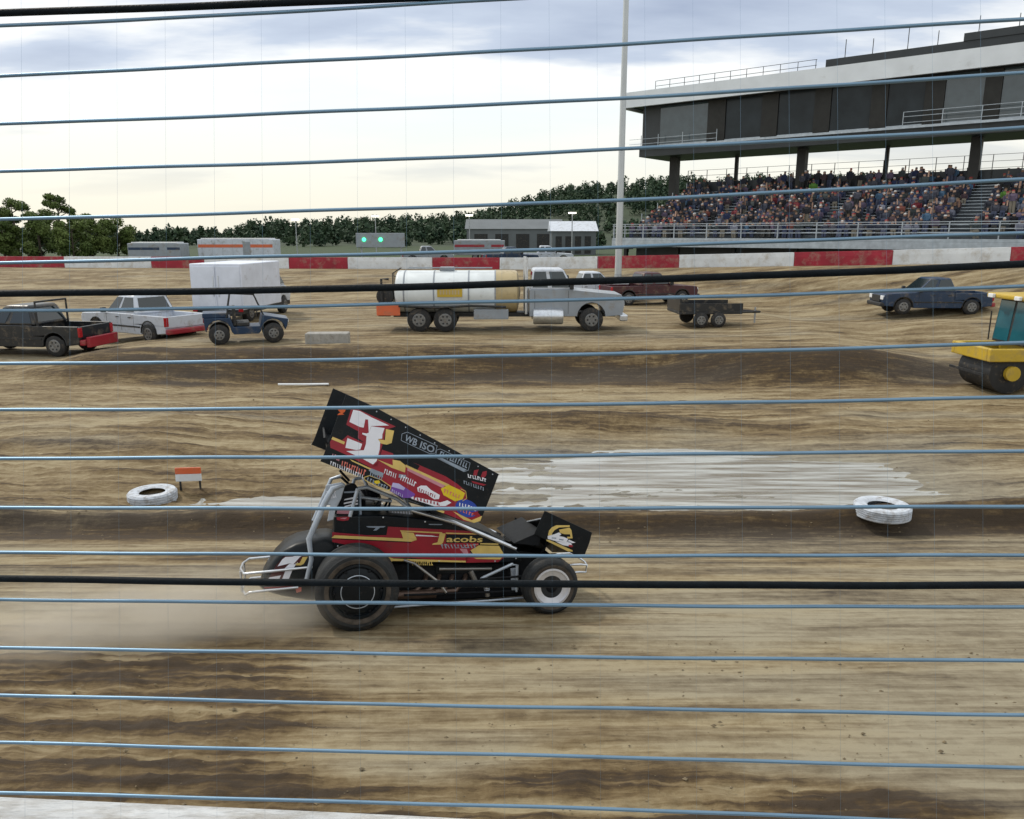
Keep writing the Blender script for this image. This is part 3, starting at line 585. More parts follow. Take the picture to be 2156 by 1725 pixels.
# ================================================================== sprint car
RC = at_y(750, 1327, 7.07); RC.z = -BANK*(RC.y-7.4)
def on_bank(px, py):
    d = ray(px, py); k = (0 - CAMZ + BANK*7.4) / (d.z + BANK*d.y); return CAM + d*k
RC = on_bank(750, 1329); FC = on_bank(1168, 1296)
cf = (FC-RC).normalized(); cu = Vector((0, BANK, 1)).normalized(); cl = cu.cross(cf).normalized(); cf = cl.cross(cu)
CM = Matrix.Identity(4)
for i in range(3): CM[i][0] = cf[i]; CM[i][1] = cl[i]; CM[i][2] = cu[i]
org = RC + cl*0.80
CM.translation = org
CMI = CM.inverted(); CAML = CMI @ CAM; CM3 = CMI.to_3x3()
WB_ = (FC-RC).length
car = empty('sprint_car', (0,0,0), 0, 'black red and gold winged sprint race car numbered 3J kicking up dust', 'race car'); car.matrix_world = CM
def cp(px, py, yl):
    d = CM3 @ ray(px, py); k = (yl - CAML.y) / d.y; p = CAML + d*k; return (p.x, p.z)
def D1(x, y): return (482.9 + x*0.36797, 793.4 + y*0.36797)                 # car crop
def D2(x, y): return ((740 + x/4.312)/1.1596, (940 + y/4.312)/1.1596)        # top wing crop
def D3(x, y): return ((580 + x/5.1333)/1.1596, (1300 + y/5.1333)/1.1596)     # tail crop
def D4(x, y): return ((1000 + x/4.4917)/1.1596, (1200 + y/4.4917)/1.1596)    # nose crop
def D5(x, y): return ((790 + x/4.4917)/1.1596, (1280 + y/4.4917)/1.1596)     # side panel crop
def pl(D, pts, yl): return [cp(*D(*p), yl) for p in pts]
def pt(D, p, yl): a = cp(*D(*p), yl); return Vector((a[0], yl, a[1]))
def decal(D, pts, yl, m, name='decal', parent=None):
    return MB().prism(pl(D, pts, yl), yl, yl+0.0012).build(name, m, parent or car)
def line_decal(D, pts, w, yl, m, name='decal', parent=None, closed=False):
    mb = MB(); P = [Vector(p) for p in pl(D, pts, yl)]
    n = len(P); segs = [(P[i], P[(i+1) % n]) for i in range(n if closed else n-1)]
    for a, b in segs:
        d = (b-a).normalized(); q = Vector((-d.y, d.x))*w/2; a = a - d*w*0.3; b = b + d*w*0.3
        mb.prism([tuple(a+q), tuple(b+q), tuple(b-q), tuple(a-q)], yl, yl+0.0012)
    return mb.build(name, m, parent or car)
def strokes(D, p0, p1, h, n, slant, yl, m, name='sponsor_decal', parent=None, seedv=0):
    """a row of unreadable letter strokes from p0 to p1 (crop pixels), height h perpendicular to the row"""
    r = random.Random(seedv+n); mb = MB(); p0 = Vector(p0); p1 = Vector(p1); d = (p1-p0)/n; q = Vector((-(p1-p0).y, (p1-p0).x)).normalized()*h
    for i in range(n):
        a = p0 + d*(i+0.1); w = d*(0.45+0.3*r.random()); sl = d.normalized()*slant; k = 0.8+0.2*r.random(); g = q*(1-k)
        sh = r.choice([0, 1, 2])
        quads = [[a, a+w*0.55, a+w*0.55+q*k-sl, a+q*k-sl]]
        if sh == 1: quads.append([a+w*0.56, a+w*1.2, a+w*1.2+q*0.22, a+w*0.56+q*0.22])
        if sh == 2: quads.append([a+w*0.56+q*0.7*k-sl*0.7, a+w*1.2+q*0.7*k-sl*0.7, a+w*1.2+q*0.98*k-sl, a+w*0.56+q*0.98*k-sl])
        for qd in quads: mb.prism(pl(D, [tuple(v) for v in qd], yl), yl, yl+0.0012)
    return mb.build(name, m, parent or car)
def text_quad(D, txt, quad, yl, m, name='lettering', parent=None, bold=0.0):
    """the words txt laid into the four crop-pixel corners (bottom-left, bottom-right, top-right, top-left)"""
    cu_ = bpy.data.curves.new('lettering', 'FONT'); cu_.body = txt; cu_.offset = bold; cu_.resolution_u = 3
    to = bpy.data.objects.new('lettering_tmp', cu_); COL.objects.link(to); bpy.context.view_layer.update()
    me = to.to_mesh(); V = [v.co.copy() for v in me.vertices]; Fc = [tuple(p.vertices) for p in me.polygons]; to.to_mesh_clear()
    bpy.data.objects.remove(to)
    x0 = min(v.x for v in V); x1 = max(v.x for v in V); y0 = min(v.y for v in V); y1 = max(v.y for v in V)
    BL, BR, TR, TL = [Vector(p) for p in quad]; P = []
    for v in V:
        a = (v.x-x0)/(x1-x0); b = (v.y-y0)/(y1-y0); p = (BL*(1-a)+BR*a)*(1-b) + (TL*(1-a)+TR*a)*b
        c = cp(*D(*p), yl); P.append((c[0], yl, c[1]))
    o = MB().add(P, Fc).build(name, m, parent or car); sd = o.modifiers.new('thickness', 'SOLIDIFY'); sd.thickness = 0.001; sd.offset = 0
    return o

# --- wheels
def wheel(c, r, w, side, name, rim_r, front):
    """c: centre of the outer face; side -1 right, +1 left; built along local y, outer face at c.y"""
    s = side; t = MB(); x, y, z = c
    h = r - rim_r
    prof = [(rim_r, 0.035), (rim_r+h*0.12, 0.012), (rim_r+h*0.35, 0.0), (rim_r+h*0.62, 0.004), (r-0.045, 0.018), (r-0.018, 0.032), (r-0.004, 0.055)]
    nt_ = 6
    for i in range(nt_):
        a = 0.055 + (w-0.11)*i/nt_; b = 0.055 + (w-0.11)*(i+1)/nt_; g = 0.012
        prof += [(r, a+g), (r, b-g), (r-0.012, b-g+0.002), (r-0.012, b-0.002)] if i < nt_-1 else [(r, a+g), (r, b)]
    prof += [(r-0.03, w-0.03), (r-h*0.5, w), (rim_r, w-0.035)]
    prof = [(p[0], -s*p[1]) for p in prof]
    ty = t.lathe(prof, c, 'y', 56).build('tyre', K['rubber'], None, True)
    hold = empty(name, (0,0,0)); hold.parent = car; ty.parent = hold
    # band of dried clay on the sidewall
    MB().lathe([(rim_r+h*0.10, -s*0.0135+s*0.002), (rim_r+h*0.33, s*0.0025), (rim_r+h*0.40, s*0.0025), (rim_r+h*0.42, -s*0.004)], c, 'y', 56, 1.0, False).build('clay_band', K['clay'], hold, True)
    if front:
        MB().lathe([(rim_r+0.004, -s*0.030), (rim_r+0.008, -s*0.006), (rim_r-0.012, -s*0.004), (rim_r-0.016, -s*0.022), (rim_r*0.62, -s*0.034), (rim_r*0.58, -s*0.05), (rim_r*0.56, -s*0.07)], c, 'y', 48, 1.0, False).build('rim', K['alloy'], hold, True)
        MB().lathe([(rim_r*0.57, -s*0.072), (rim_r*0.57, -s*0.060), (rim_r*0.30, -s*0.055), (rim_r*0.28, -s*0.08)], c, 'y', 40).build('wheel_centre', K['alloy_m'], hold, True)
        MB().lathe([(rim_r*0.34, -s*0.054), (rim_r*0.32, -s*0.030), (rim_r*0.18, -s*0.015), (0.01, -s*0.012)], c, 'y', 24).build('hub', K['blk_matt'], hold, True)
        mb = MB()
        for k in range(6):
            g = k*math.pi/3+0.3; mb.lathe([(0.012, 0), (0.012, -s*-0.016)], (x+math.cos(g)*rim_r*0.44, y-s*0.058, z+math.sin(g)*rim_r*0.44), 'y', 8)
        mb.build('wheel_nuts', K['chrome'], hold)['kind'] = 'stuff'
    else:
        MB().lathe([(rim_r+0.004, -s*0.030), (rim_r+0.010, -s*0.004), (rim_r-0.012, -s*0.002), (rim_r-0.02, -s*0.03), (rim_r-0.03, -s*0.045)], c, 'y', 56, 1.0, False).build('rim', K['blk'], hold, True)
        MB().lathe([(rim_r-0.024, -s*0.046), (rim_r-0.03, -s*0.024), (rim_r*0.80, -s*0.012), (rim_r*0.62, -s*0.006), (0.01, -s*0.004)], c, 'y', 56).build('mud_cover', K['blk'], hold, True)
        MB().lathe([(rim_r*0.635, -s*0.012), (rim_r*0.635, -s*0.003), (rim_r*0.605, -s*0.001), (rim_r*0.605, -s*0.010)], c, 'y', 56, 1.0, False).build('cover_ring', K['powder'], hold, True)
        mb = MB()
        for k in range(6):
            g = k*math.pi/3; mb.lathe([(0.014, -s*0.02), (0.014, s*0.004), (0.006, s*0.006)], (x+math.cos(g)*rim_r*0.88, y, z+math.sin(g)*rim_r*0.88), 'y', 8)
        mb.build('cover_buttons', K['blk_matt'], hold)['kind'] = 'stuff'
    return hold
rr_r, fr_r = 0.412, 0.302
rx = cp(*D1(735, 1222), -0.86)[0]; fx = cp(*D1(1850, 1203), -0.80)[0]
wheel((rx, -0.86, rr_r-0.006), rr_r, 0.42, -1, 'rear_wheel', 0.262, False)
wheel((rx, 0.80, rr_r-0.03), 0.385, 0.36, 1, 'rear_wheel', 0.25, False)
wheel((fx, -0.80, fr_r-0.005), fr_r, 0.24, -1, 'front_wheel', 0.192, True)
wheel((fx, 0.78, fr_r-0.005), fr_r, 0.22, 1, 'front_wheel', 0.192, True)
MB().tube([(rx, -0.6, rr_r), (rx, 0.6, rr_r)], 0.038, 12).build('rear_axle', K['steel'], car, True)
MB().tube([(fx, -0.72, fr_r), (fx, 0.72, fr_r)], 0.03, 12).build('front_axle', K['powder'], car, True)

# --- main body shell
YB = -0.37
body = pl(D1, [(598, 800), (885, 792), (1130, 815), (1300, 828), (1480, 890), (1640, 985), (1672, 1020), (1672, 1062), (1540, 1068), (880, 1066), (760, 1000), (600, 985)], YB)
MB().prism(body, YB, -YB).build('body_shell', K['blk'], car, True, 0.018, 3)
hood = pl(D1, [(1140, 812), (1300, 826), (1480, 884), (1640, 978), (1560, 950), (1380, 868)], YB)
under = pl(D1, [(880, 1068), (1660, 1066), (1690, 1110), (1680, 1255), (960, 1300), (930, 1200)], -0.26)
MB().prism(under, -0.26, 0.30).build('engine_bay', K['blk_matt'], car, False, 0.02)
# side panel graphics
Y1, Y2, Y3, Y4 = YB-0.003, YB-0.0046, YB-0.0062, YB-0.0078
decal(D5, [(95,88),(470,122),(690,122),(705,28),(1300,58),(1640,78),(1715,130),(1700,225),(1600,300),(1640,345),(1560,422),(930,368),(720,372),(560,285),(95,196)], Y1, K['red'], 'red_panel')
decal(D5, [(1560,352),(1985,362),(1915,416),(1560,424)], Y1, K['red'], 'red_panel')
decal(D5, [(120,122),(1010,163),(1025,172),(960,193),(85,152)], Y2, K['gold'], 'gold_stripe')
decal(D5, [(95,155),(960,195),(960,204),(95,164)], Y2, K['blk'], 'stripe_edge')
decal(D5, [(850,84),(985,96),(1022,162),(872,156)], Y2, K['gold'], 'gold_block')
decal(D5, [(838,68),(1300,90),(1300,104),(845,82)], Y2, K['gold'], 'gold_stripe')
decal(D5, [(1010,115),(1190,126),(1270,140),(1010,130)], Y2, K['white'], 'white_stripe')
decal(D5, [(1345,112),(1700,118),(1760,132),(1745,205),(1340,206)], Y2, K['blk'], 'name_backing')
decal(D5, [(1340,92),(1690,104),(1690,114),(1345,106)], Y3, K['gold'], 'gold_stripe')
text_quad(D5, 'acobs', [(1345,198),(1740,198),(1752,134),(1352,130)], Y3, K['gold'], 'name_lettering', bold=0.02)
decal(D5, [(1275,98),(1338,104),(1312,200),(1290,224),(1190,226),(1200,212),(1250,200)], Y3, K['gold'], 'name_lettering')
strokes(D5, (1300,266), (1690,262), -48, 11, 18, Y3, K['greyv'], 'name_script', seedv=2)
decal(D5, [(1540,232),(1690,218),(1700,228),(1560,240)], Y2, K['salmon'], 'script_underline')
decal(D5, [(1720,208),(1915,212),(1918,228),(1715,222)], Y2, K['gold'], 'gold_stripe')
decal(D5, [(1612,288),(1700,234),(1925,238),(1975,326),(1640,330)], Y2, K['gold'], 'gold_block')
decal(D5, [(1648,370),(1960,362),(1935,388),(1680,382)], Y2, K['gold'], 'gold_stripe')
decal(D5, [(1490,270),(1570,272),(1590,325),(1540,328)], Y2, K['pink'], 'sponsor_decal')
decal(D5, [(690,352),(770,378),(1560,402),(1560,420),(1240,414),(760,404),(715,428),(690,390)], Y2, K['gold'], 'gold_stripe')
strokes(D5, (970,450), (1200,452), -46, 10, 0, Y3, K['gold'], 'sponsor_decal', seedv=5)
decal(D5, [(465,24),(680,22),(660,36),(620,38),(580,70),(545,72),(575,40),(490,36)], Y2, K['greyv'], 'sponsor_decal')
decal(D5, [(1150,-2),(1310,0),(1290,10),(1160,8)], Y2, K['greyv'], 'sponsor_decal')
for (px_, py_) in ((620,815),(880,806),(1120,830),(1280,842),(620,970),(900,1050),(1200,1056),(1520,1056),(1640,1040),(1400,880)):   # panel fasteners
    a = cp(*D1(px_, py_), Y2); MB().lathe([(0.009, 0), (0.008, -0.003), (0.004, -0.004)], (a[0], Y2, a[1]), 'y', 8).build('panel_fastener', K['chrome'], car)

# --- frame tubes
def tb(pts, r, name, m='powder', n=10):
    return MB().tube(pts, r, n).build(name, K[m], car, True)
for s in (-1, 1):
    y = 0.33*s
    q = lambda x_, y_: pt(D1, (x_, y_), y if s > 0 else -0.385)
    if s < 0:
        tb([q(1040,764), q(1290,835), q(1640,985)], 0.021, 'down_tube', 'chrome')
        tb([q(735,640), q(790,632), q(960,700), q(1045,766)], 0.020, 'cage_rail', 'powder')
    else:
        A = lambda x_, y_: Vector((cp(*D1(x_, y_), -0.385)[0], 0.36, cp(*D1(x_, y_), -0.385)[1]))
        tb([A(1040,764), A(1290,835), A(1640,985)], 0.021, 'down_tube', 'chrome')
        tb([A(735,640), A(790,632), A(960,700), A(1045,766)], 0.020, 'cage_rail', 'powder')
B_ = lambda x_, y_, yy: Vector((cp(*D1(x_, y_), -0.385)[0], yy, cp(*D1(x_, y_), -0.385)[1]))
tb([B_(1045,764,-0.385), B_(1045,764,0.36)], 0.019, 'cage_cross_tube')
tb([B_(790,632,-0.385), B_(790,632,0.36)], 0.019, 'cage_cross_tube')
tb([B_(735,640,-0.385), B_(690,800,-0.39)], 0.020, 'cage_hoop'); tb([B_(735,640,0.36), B_(690,800,0.36)], 0.020, 'cage_hoop')
# rear cage legs
tb([pt(D1,(650,622),-0.40), pt(D1,(590,640),-0.42), pt(D1,(545,720),-0.42), pt(D1,(455,930),-0.42), pt(D1,(470,1045),-0.42), pt(D1,(440,1170),-0.42)], [0.02,0.03,0.032,0.030,0.024,0.024], 'rear_cage_leg')
tb([B_(650,622,0.36), B_(590,640,0.36), B_(480,900,0.36)], 0.022, 'rear_cage_leg')
MB().prism(pl(D1, [(552,622),(640,606),(664,616),(640,700),(608,760),(596,820),(560,830),(578,735),(536,735)], -0.405), -0.405, -0.36).build('rear_cage_plate', K['powder'], car, False, 0.008)
strokes(D1, (565,700), (620,690), -50, 4, 4, -0.4065, K['white'], 'sponsor_decal', seedv=8)
# seat headrest panel with stripes
hr = pl(D1, [(612,800),(622,730),(640,660),(664,622),(696,610),(724,618),(742,648),(745,800)], -0.30)
MB().prism(hr, -0.30, -0.24).build('seat_headrest', K['blk_matt'], car, False, 0.015)
for i, (yy, sl_) in enumerate(((656,2),(692,8),(712,10),(730,10))):
    decal(D1, [(655+i%2*6, yy+sl_), (700, yy-1), (735, yy-sl_*0.4-4), (735, yy+6-sl_*0.4), (700, yy+9), (655, yy+8+sl_)], -0.302, K['greyv' if i == 0 else 'white'], 'headrest_stripe')
decal(D1, [(618,764),(688,766),(684,786),(614,784)], -0.302, K['pink'], 'sponsor_decal'); decal(D1, [(612,804),(690,800),(680,822),(650,826),(616,820)], -0.392, K['red'], 'sponsor_decal'); decal(D1, [(632,810),(676,806),(660,816)], -0.3938, K['pink'], 'sponsor_decal')
sp_ = pl(D1, [(745,660),(752,660),(758,800),(745,800)], -0.30); MB().prism(sp_, -0.30, -0.26).build('headrest_edge', K['greyv'], car)
# seat and steering
st = B_(660, 800, 0)
MB().prism([(st.x-0.10, st.z-0.45), (st.x+0.45, st.z-0.45), (st.x+0.45, st.z-0.30), (st.x+0.05, st.z-0.28), (st.x+0.02, st.z+0.25), (st.x-0.10, st.z+0.25)], -0.22, 0.22).build('seat', K['blk_matt'], car, False, 0.02)
# injector hat and vents ahead of the cockpit
ih = pl(D1, [(905,775),(930,768),(1040,768),(1058,800),(1050,826),(905,815)], -0.16)
MB().prism(ih, -0.16, 0.12).build('injector_hat', K['alloy_d'], car, False, 0.01)
for i in range(7):
    a = pl(D1, [(930+i*16,770),(937+i*16,770),(943+i*16,818),(936+i*16,818)], -0.162); MB().prism(a, -0.166, -0.16).build('intake_fin', K['alloy'], car)
# wing posts
tb([pt(D1,(640,575),-0.2), B_(700,640,-0.2)], 0.014, 'wing_post', 'blk_matt'); tb([B_(640,575,0.2), B_(700,640,0.2)], 0.014, 'wing_post', 'blk_matt')
tb([pt(D1,(1080,640),-0.2), B_(1180,820,-0.2)], 0.014, 'wing_post', 'blk_matt'); tb([B_(1080,640,0.2), B_(1180,820,0.2)], 0.014, 'wing_post', 'blk_matt')
tb([pt(D1,(745,690),-0.2), pt(D1,(930,712),-0.2)], 0.016, 'wing_slider', 'powder')

# --- tail tank
tp = [(165,1205),(175,1165),(205,1110),(250,1045),(310,985),(380,950),(470,930),(560,924),(640,940),(690,1010),(690,1220),(600,1290),(440,1285),(300,1262),(205,1236)]
tail = MB(); prof = pl(D1, tp, -0.30); cxm = sum(p[0] for p in prof)/len(prof); czm = sum(p[1] for p in prof)/len(prof); n = len(prof); rings = []
for (k, yy) in ((0.80,-0.325),(0.93,-0.30),(1.0,-0.24),(1.0,0.24),(0.93,0.30),(0.80,0.325)):
    rings.append([(cxm+(p[0]-cxm)*k, yy, czm+(p[1]-czm)*k) for p in prof])
vs = [v for r_ in rings for v in r_]; fs = [(i*n+k, i*n+(k+1)%n, (i+1)*n+(k+1)%n, (i+1)*n+k) for i in range(5) for k in range(n)] + [tuple(range(n)), tuple(5*n+k for k in range(n))[::-1]]
to = tail.add(vs, fs).build('tail_tank', K['blk'], car, True, 0.02, 3)
YT = -0.3275
def tdec(pts, m, k=0, name='number_decal'): return decal(D3, pts, YT-0.0016*k, m, name)
tdec([(585,300),(860,252),(900,262),(870,330),(760,420),(690,430),(660,560),(620,610),(370,605),(395,560),(470,440),(480,418)], K['maroon'], 0, 'number_outline')
tdec([(600,310),(690,305),(850,258),(870,262),(780,312),(700,400),(650,390),(500,428),(560,340)], K['white'], 1)
tdec([(650,395),(710,402),(760,372),(720,420),(690,470),(640,590),(620,604),(500,604),(560,580),(600,480),(570,470)], K['white'], 1)
tdec([(400,565),(545,540),(520,590),(470,603),(372,602)], K['white'], 1)
tdec([(815,310),(880,305),(830,395),(790,415),(720,412),(730,385),(780,385)], K['gold'], 1)
tdec([(330,690),(700,675),(720,690),(340,704)], K['red'], 0, 'red_stripe'); tdec([(720,690),(800,690),(800,740),(740,760)], K['salmon'], 0, 'sponsor_decal')
# rear bumper
bu = lambda x_, y_, yy: pt(D3, (x_, y_), yy)
tb([bu(940,435,-0.36), bu(500,480,-0.36), bu(115,518,-0.36), bu(80,520,-0.33)], 0.0135, 'rear_bumper', 'chrome'); tb([bu(760,690,-0.36), bu(400,725,-0.36), bu(150,755,-0.36), bu(100,785,-0.33)], 0.0135, 'rear_bumper', 'chrome')
h0, h1 = bu(80,520,-0.33), bu(100,785,-0.33)
tb([h0, h0+Vector((-0.05,0.2,0.0)), h0+Vector((-0.05,0.46,0)), h0+Vector((0,0.66,0))], 0.0135, 'rear_bumper', 'chrome'); tb([h1, h1+Vector((-0.05,0.2,0)), h1+Vector((-0.05,0.46,0)), h1+Vector((0,0.66,0))], 0.0135, 'rear_bumper', 'chrome')
for yy in (0.12, 0.5): tb([h0+Vector((-0.045,yy,0)), h1+Vector((-0.045,yy,0))], 0.012, 'bumper_stay', 'chrome')
for s_ in (h0, h1): tb([s_+Vector((0,0.66,0)), s_+Vector((0.75,0.66,0.03))], 0.0135, 'rear_bumper', 'chrome')

# --- side bars, nerf bar, shocks, exhaust
YN = -0.50
tb([pt(D1,(1440,1158),YN), pt(D1,(1455,1148),YN), pt(D1,(1620,1072),YN), pt(D1,(1646,1078),YN), pt(D1,(1642,1230),YN)], 0.0165, 'nerf_bar', 'powder')
tb([pt(D1,(1000,1050),-0.40), pt(D1,(1060,1070),-0.46), pt(D1,(1190,1170),-0.52), pt(D1,(1240,1235),-0.52)], 0.015, 'nerf_bar', 'alloy_d')
tb([pt(D1,(940,1318),-0.45), pt(D1,(1200,1298),-0.47), pt(D1,(1500,1280),-0.48), pt(D1,(1690,1264),-0.42)], 0.013, 'side_rail', 'powder')
tb([pt(D1,(1460,1160),-0.46), pt(D1,(1468,1200),-0.46)], 0.018, 'shock_rod', 'chrome'); tb([pt(D1,(1468,1200),-0.46), pt(D1,(1478,1255),-0.46)], 0.028, 'shock_body', 'alloy_d')
mb = MB()
for i in range(7): mb.lathe([(0.030,-0.004),(0.034,0),(0.030,0.004)], tuple(pt(D1,(1462+i*2,1165+i*9),-0.46)), 'z', 14)
mb.build('shock_spring', K['powder'], car, True)
tb([pt(D1,(1430,1160),-0.56), pt(D1,(1700,1140),-0.56)], 0.012, 'radius_rod', 'blk_matt'); tb([pt(D1,(1000,1250),-0.5), pt(D1,(1690,1225),-0.5)], 0.012, 'radius_rod', 'blk_matt')
MB().prism(pl(D1, [(1610,1100),(1650,1095),(1654,1232),(1618,1232)], -0.43), -0.43, -0.40).build('front_shock_plate', K['powder'], car, False, 0.006)
for i in range(4):
    x0_ = 1130+i*75; tb([pt(D1,(x0_,1120),-0.20), pt(D1,(x0_-10,1165),-0.34), pt(D1,(x0_-60,1225),-0.40), pt(D1,(1010,1245),-0.42)], 0.026, 'exhaust_header', 'headers', 10)
tb([pt(D1,(1180,1242),-0.42), pt(D1,(1000,1248),-0.44), pt(D1,(900,1255),-0.44)], 0.045, 'exhaust_collector', 'headers', 14)
tb([pt(D1,(1380,1110),-0.28), pt(D1,(1420,1200),-0.28)], 0.03, 'oil_filter', 'alloy_d', 12); tb([pt(D1,(1200,1100),-0.275), pt(D1,(1500,1098),-0.275)], 0.02, 'valve_cover_edge', 'alloy_d')
MB().prism(pl(D1, [(1180,1085),(1420,1080),(1425,1120),(1180,1130)], -0.27), -0.275, -0.262).build('valve_cover', K['blk'], car, False, 0.004)
# front bumper
fb = lambda x_, y_, yy: pt(D1, (x_, y_), yy)
a_, b_ = fb(2045,1078,-0.3), fb(2040,1118,-0.3)
tb([fb(1720,1090,-0.3), fb(2010,1074,-0.3), a_, b_, fb(2000,1118,-0.3), fb(1720,1150,-0.3)], 0.012, 'front_bumper', 'chrome')
tb([a_, a_+Vector((0.03,0.15,0)), a_+Vector((0.03,0.45,0)), a_+Vector((0,0.6,0)), a_+Vector((-0.5,0.6,0))], 0.012, 'front_bumper', 'chrome')
# nose cone: front frame horn between the body and the axle
nose = [(fx+0.22, -0.12), (fx+0.22, 0.12)]
zA = cp(*D1(1660, 1000), -0.37)
MB().hull4([(zA[0]-0.12,-0.30,zA[1]-0.30),(zA[0]-0.12,0.30,zA[1]-0.30),(zA[0]-0.12,0.30,zA[1]+0.02),(zA[0]-0.12,-0.30,zA[1]+0.02)], [(fx+0.20,-0.16,fr_r-0.02),(fx+0.20,0.16,fr_r-0.02),(fx+0.20,0.16,fr_r+0.18),(fx+0.20,-0.16,fr_r+0.18)]).build('nose_frame', K['blk_matt'], car, False, 0.02)

# --- top wing
YW = -0.76
board = [(452,98),(735,222),(2062,940),(1975,1170),(1872,1425),(1800,1452),(1640,1425),(1130,1215),(640,985),(180,805),(215,740)]
wing = empty('top_wing'); wing.parent = car
nb_ = MB().prism(pl(D2, board, YW), YW, YW+0.012).build('side_board', K['blk'], wing, False, 0.003)
far_ = [(cp(*D2(*p), YW)) for p in board]
fo = (cp(*D2(315, 35), -YW), cp(*D2(60, 640), -YW))
# the left board has the same shape; shifted to meet its seen rear edge
ftop = cp(*D2(452, 98), YW); sh = (fo[0][0]-ftop[0], fo[0][1]-ftop[1])
MB().prism([(p[0]+sh[0], p[1]+sh[1]) for p in far_], -YW-0.012, -YW).build('side_board', K['blk'], wing, False, 0.003)
# centre foil between the boards
ca_, cb_ = pl(D2, [(250, 640), (1930, 1080)], YW); cdir = Vector((cb_[0]-ca_[0], cb_[1]-ca_[1])); nrm = Vector((-cdir.y, cdir.x)).normalized()
foil = []
for i in range(13):
    f_ = i/12; foil.append(tuple(Vector(ca_)+cdir*f_ + nrm*(0.13*math.sin(math.pi*f_)*(0.5+0.6*f_))))
for i in range(12, -1, -1):
    f_ = i/12; foil.append(tuple(Vector(ca_)+cdir*f_ + nrm*(0.13*math.sin(math.pi*f_)*(0.5+0.6*f_) - 0.02 - 0.10*math.sin(math.pi*f_)*f_)))
MB().prism(foil, YW+0.013, -YW-0.013).build('centre_foil', K['blk'], wing, True)
wk = pl(D2, [(250, 640), (215, 560), (235, 552), (270, 632)], YW); MB().prism(wk, YW+0.013, -YW-0.013).build('wicker_flap', K['blk_matt'], wing)
def wd(pts, m, k=0, name='decal'): return decal(D2, pts, YW-0.0014-0.0014*k, m, name, wing)
wd([(505,250),(590,262),(975,438),(865,475),(855,560),(815,700),(785,855),(700,865),(440,730),(288,662),(283,600),(322,548),(410,585),(470,530),(610,598),(640,605),(578,560),(580,488),(455,420)], K['red'], 0, 'number_outline')
wd([(480,470),(575,490),(575,560),(610,596),(475,528)], K['blk'], 1, 'number_gap')
wd([(528,262),(600,276),(720,342),(905,427),(716,433),(692,505),(684,365),(655,362),(638,450),(600,444),(488,390)], K['white'], 2, 'number_three')
wd([(718,436),(858,455),(835,520),(832,566),(790,570),(812,602),(806,680),(775,800),(736,838),(620,775),(455,697),(598,690),(640,688),(662,620),(668,540),(622,518),(626,504),(668,512),(694,502)], K['white'], 2, 'number_three')
wd([(467,560),(622,622),(602,680),(560,686),(445,662)], K['white'], 2, 'number_three')
wd([(872,465),(958,482),(932,612),(880,630),(818,616),(788,572),(862,582)], K['gold'], 2, 'letter_j')
wd([(830,682),(948,722),(952,792),(1085,850),(1125,802),(1500,962),(1622,1042),(1702,1108),(1725,1200),(1880,1392),(1862,1432),(1800,1450),(1700,1438),(1482,1352),(1470,1312),(1130,1188),(925,1085),(830,1010),(695,872),(745,850),(800,800)], K['red'], 0, 'red_panel')
wd([(1085,845),(1125,800),(1230,852),(1200,900)], K['blk'], 1, 'panel_gap')
wd([(310,546),(442,600),(430,627),(298,572)], K['gold'], 1, 'gold_stripe')
wd([(780,785),(945,848),(942,788),(1020,800),(1082,850),(1072,922),(930,872)], K['gold'], 1, 'gold_block')
wd([(1080,838),(1540,1050),(1505,1068),(1086,868)], K['gold'], 1, 'gold_stripe')
wd([(1098,874),(1495,1060),(1468,1086),(1098,902)], K['pink'], 2, 'pale_stripe')
wd([(490,780),(800,918),(790,934),(515,805)], K['gold'], 1, 'gold_stripe')
wd([(1450,1092),(1535,1052),(1655,1108),(1705,1140),(1680,1205),(1600,1226),(1478,1160)], K['yellow'], 2, 'sponsor_decal')
strokes(D2, (1480,1130), (1660,1205), -44, 6, 8, YW-0.006, K['salmon'], parent=wing, seedv=1)
line_decal(D2, [(1660,1095),(1712,1120),(1722,1195),(1680,1222)], 0.006, YW-0.0045, K['gold'], 'sponsor_decal', wing)
el = [(1722+118*math.cos(a*math.pi/12), 1300+92*math.sin(a*math.pi/12)+22*math.cos(a*math.pi/12)) for a in range(24)]
wd(el, K['blue'], 2, 'sponsor_decal')
strokes(D2, (1640,1275), (1820,1330), -40, 6, 8, YW-0.0062, K['white'], parent=wing, seedv=3); strokes(D2, (1650,1330), (1800,1390), -34, 5, 8, YW-0.0062, K['salmon'], parent=wing, seedv=4)
wd([(1768,1345),(1845,1330),(1830,1370),(1785,1372)], K['red'], 3, 'sponsor_decal')
wd([(1575,1330),(1610,1345),(1775,1425),(1885,1378),(1866,1432),(1800,1453),(1690,1420)], K['gold'], 1, 'gold_stripe')
wd([(1385,1318),(1420,1310),(1490,1330),(1480,1352)], K['gold'], 1, 'gold_block')
wd([(945,1028),(1010,1040),(1090,1090),(1180,1150),(1170,1172),(1130,1190),(1050,1190),(918,1120)], K['purple'], 1, 'sponsor_decal')
wd([(945,1030),(1010,1040),(1075,1085),(1060,1110),(930,1070)], K['lilac'], 2, 'sponsor_decal')
strokes(D2, (930,1125), (1060,1190), -30, 6, 10, YW-0.006, K['lilac'], parent=wing, seedv=6)
strokes(D2, (1020,1000), (1180,1075), -60, 7, 8, YW-0.006, K['white'], parent=wing, seedv=7); wd([(1010,940),(1085,950),(1075,985),(1005,975)], K['greyv'], 2, 'sponsor_decal')
wd([(1200,1082),(1240,1060),(1300,1062),(1345,1105),(1440,1160),(1430,1202),(1380,1205),(1290,1145),(1210,1125)], K['white'], 2, 'sponsor_decal')
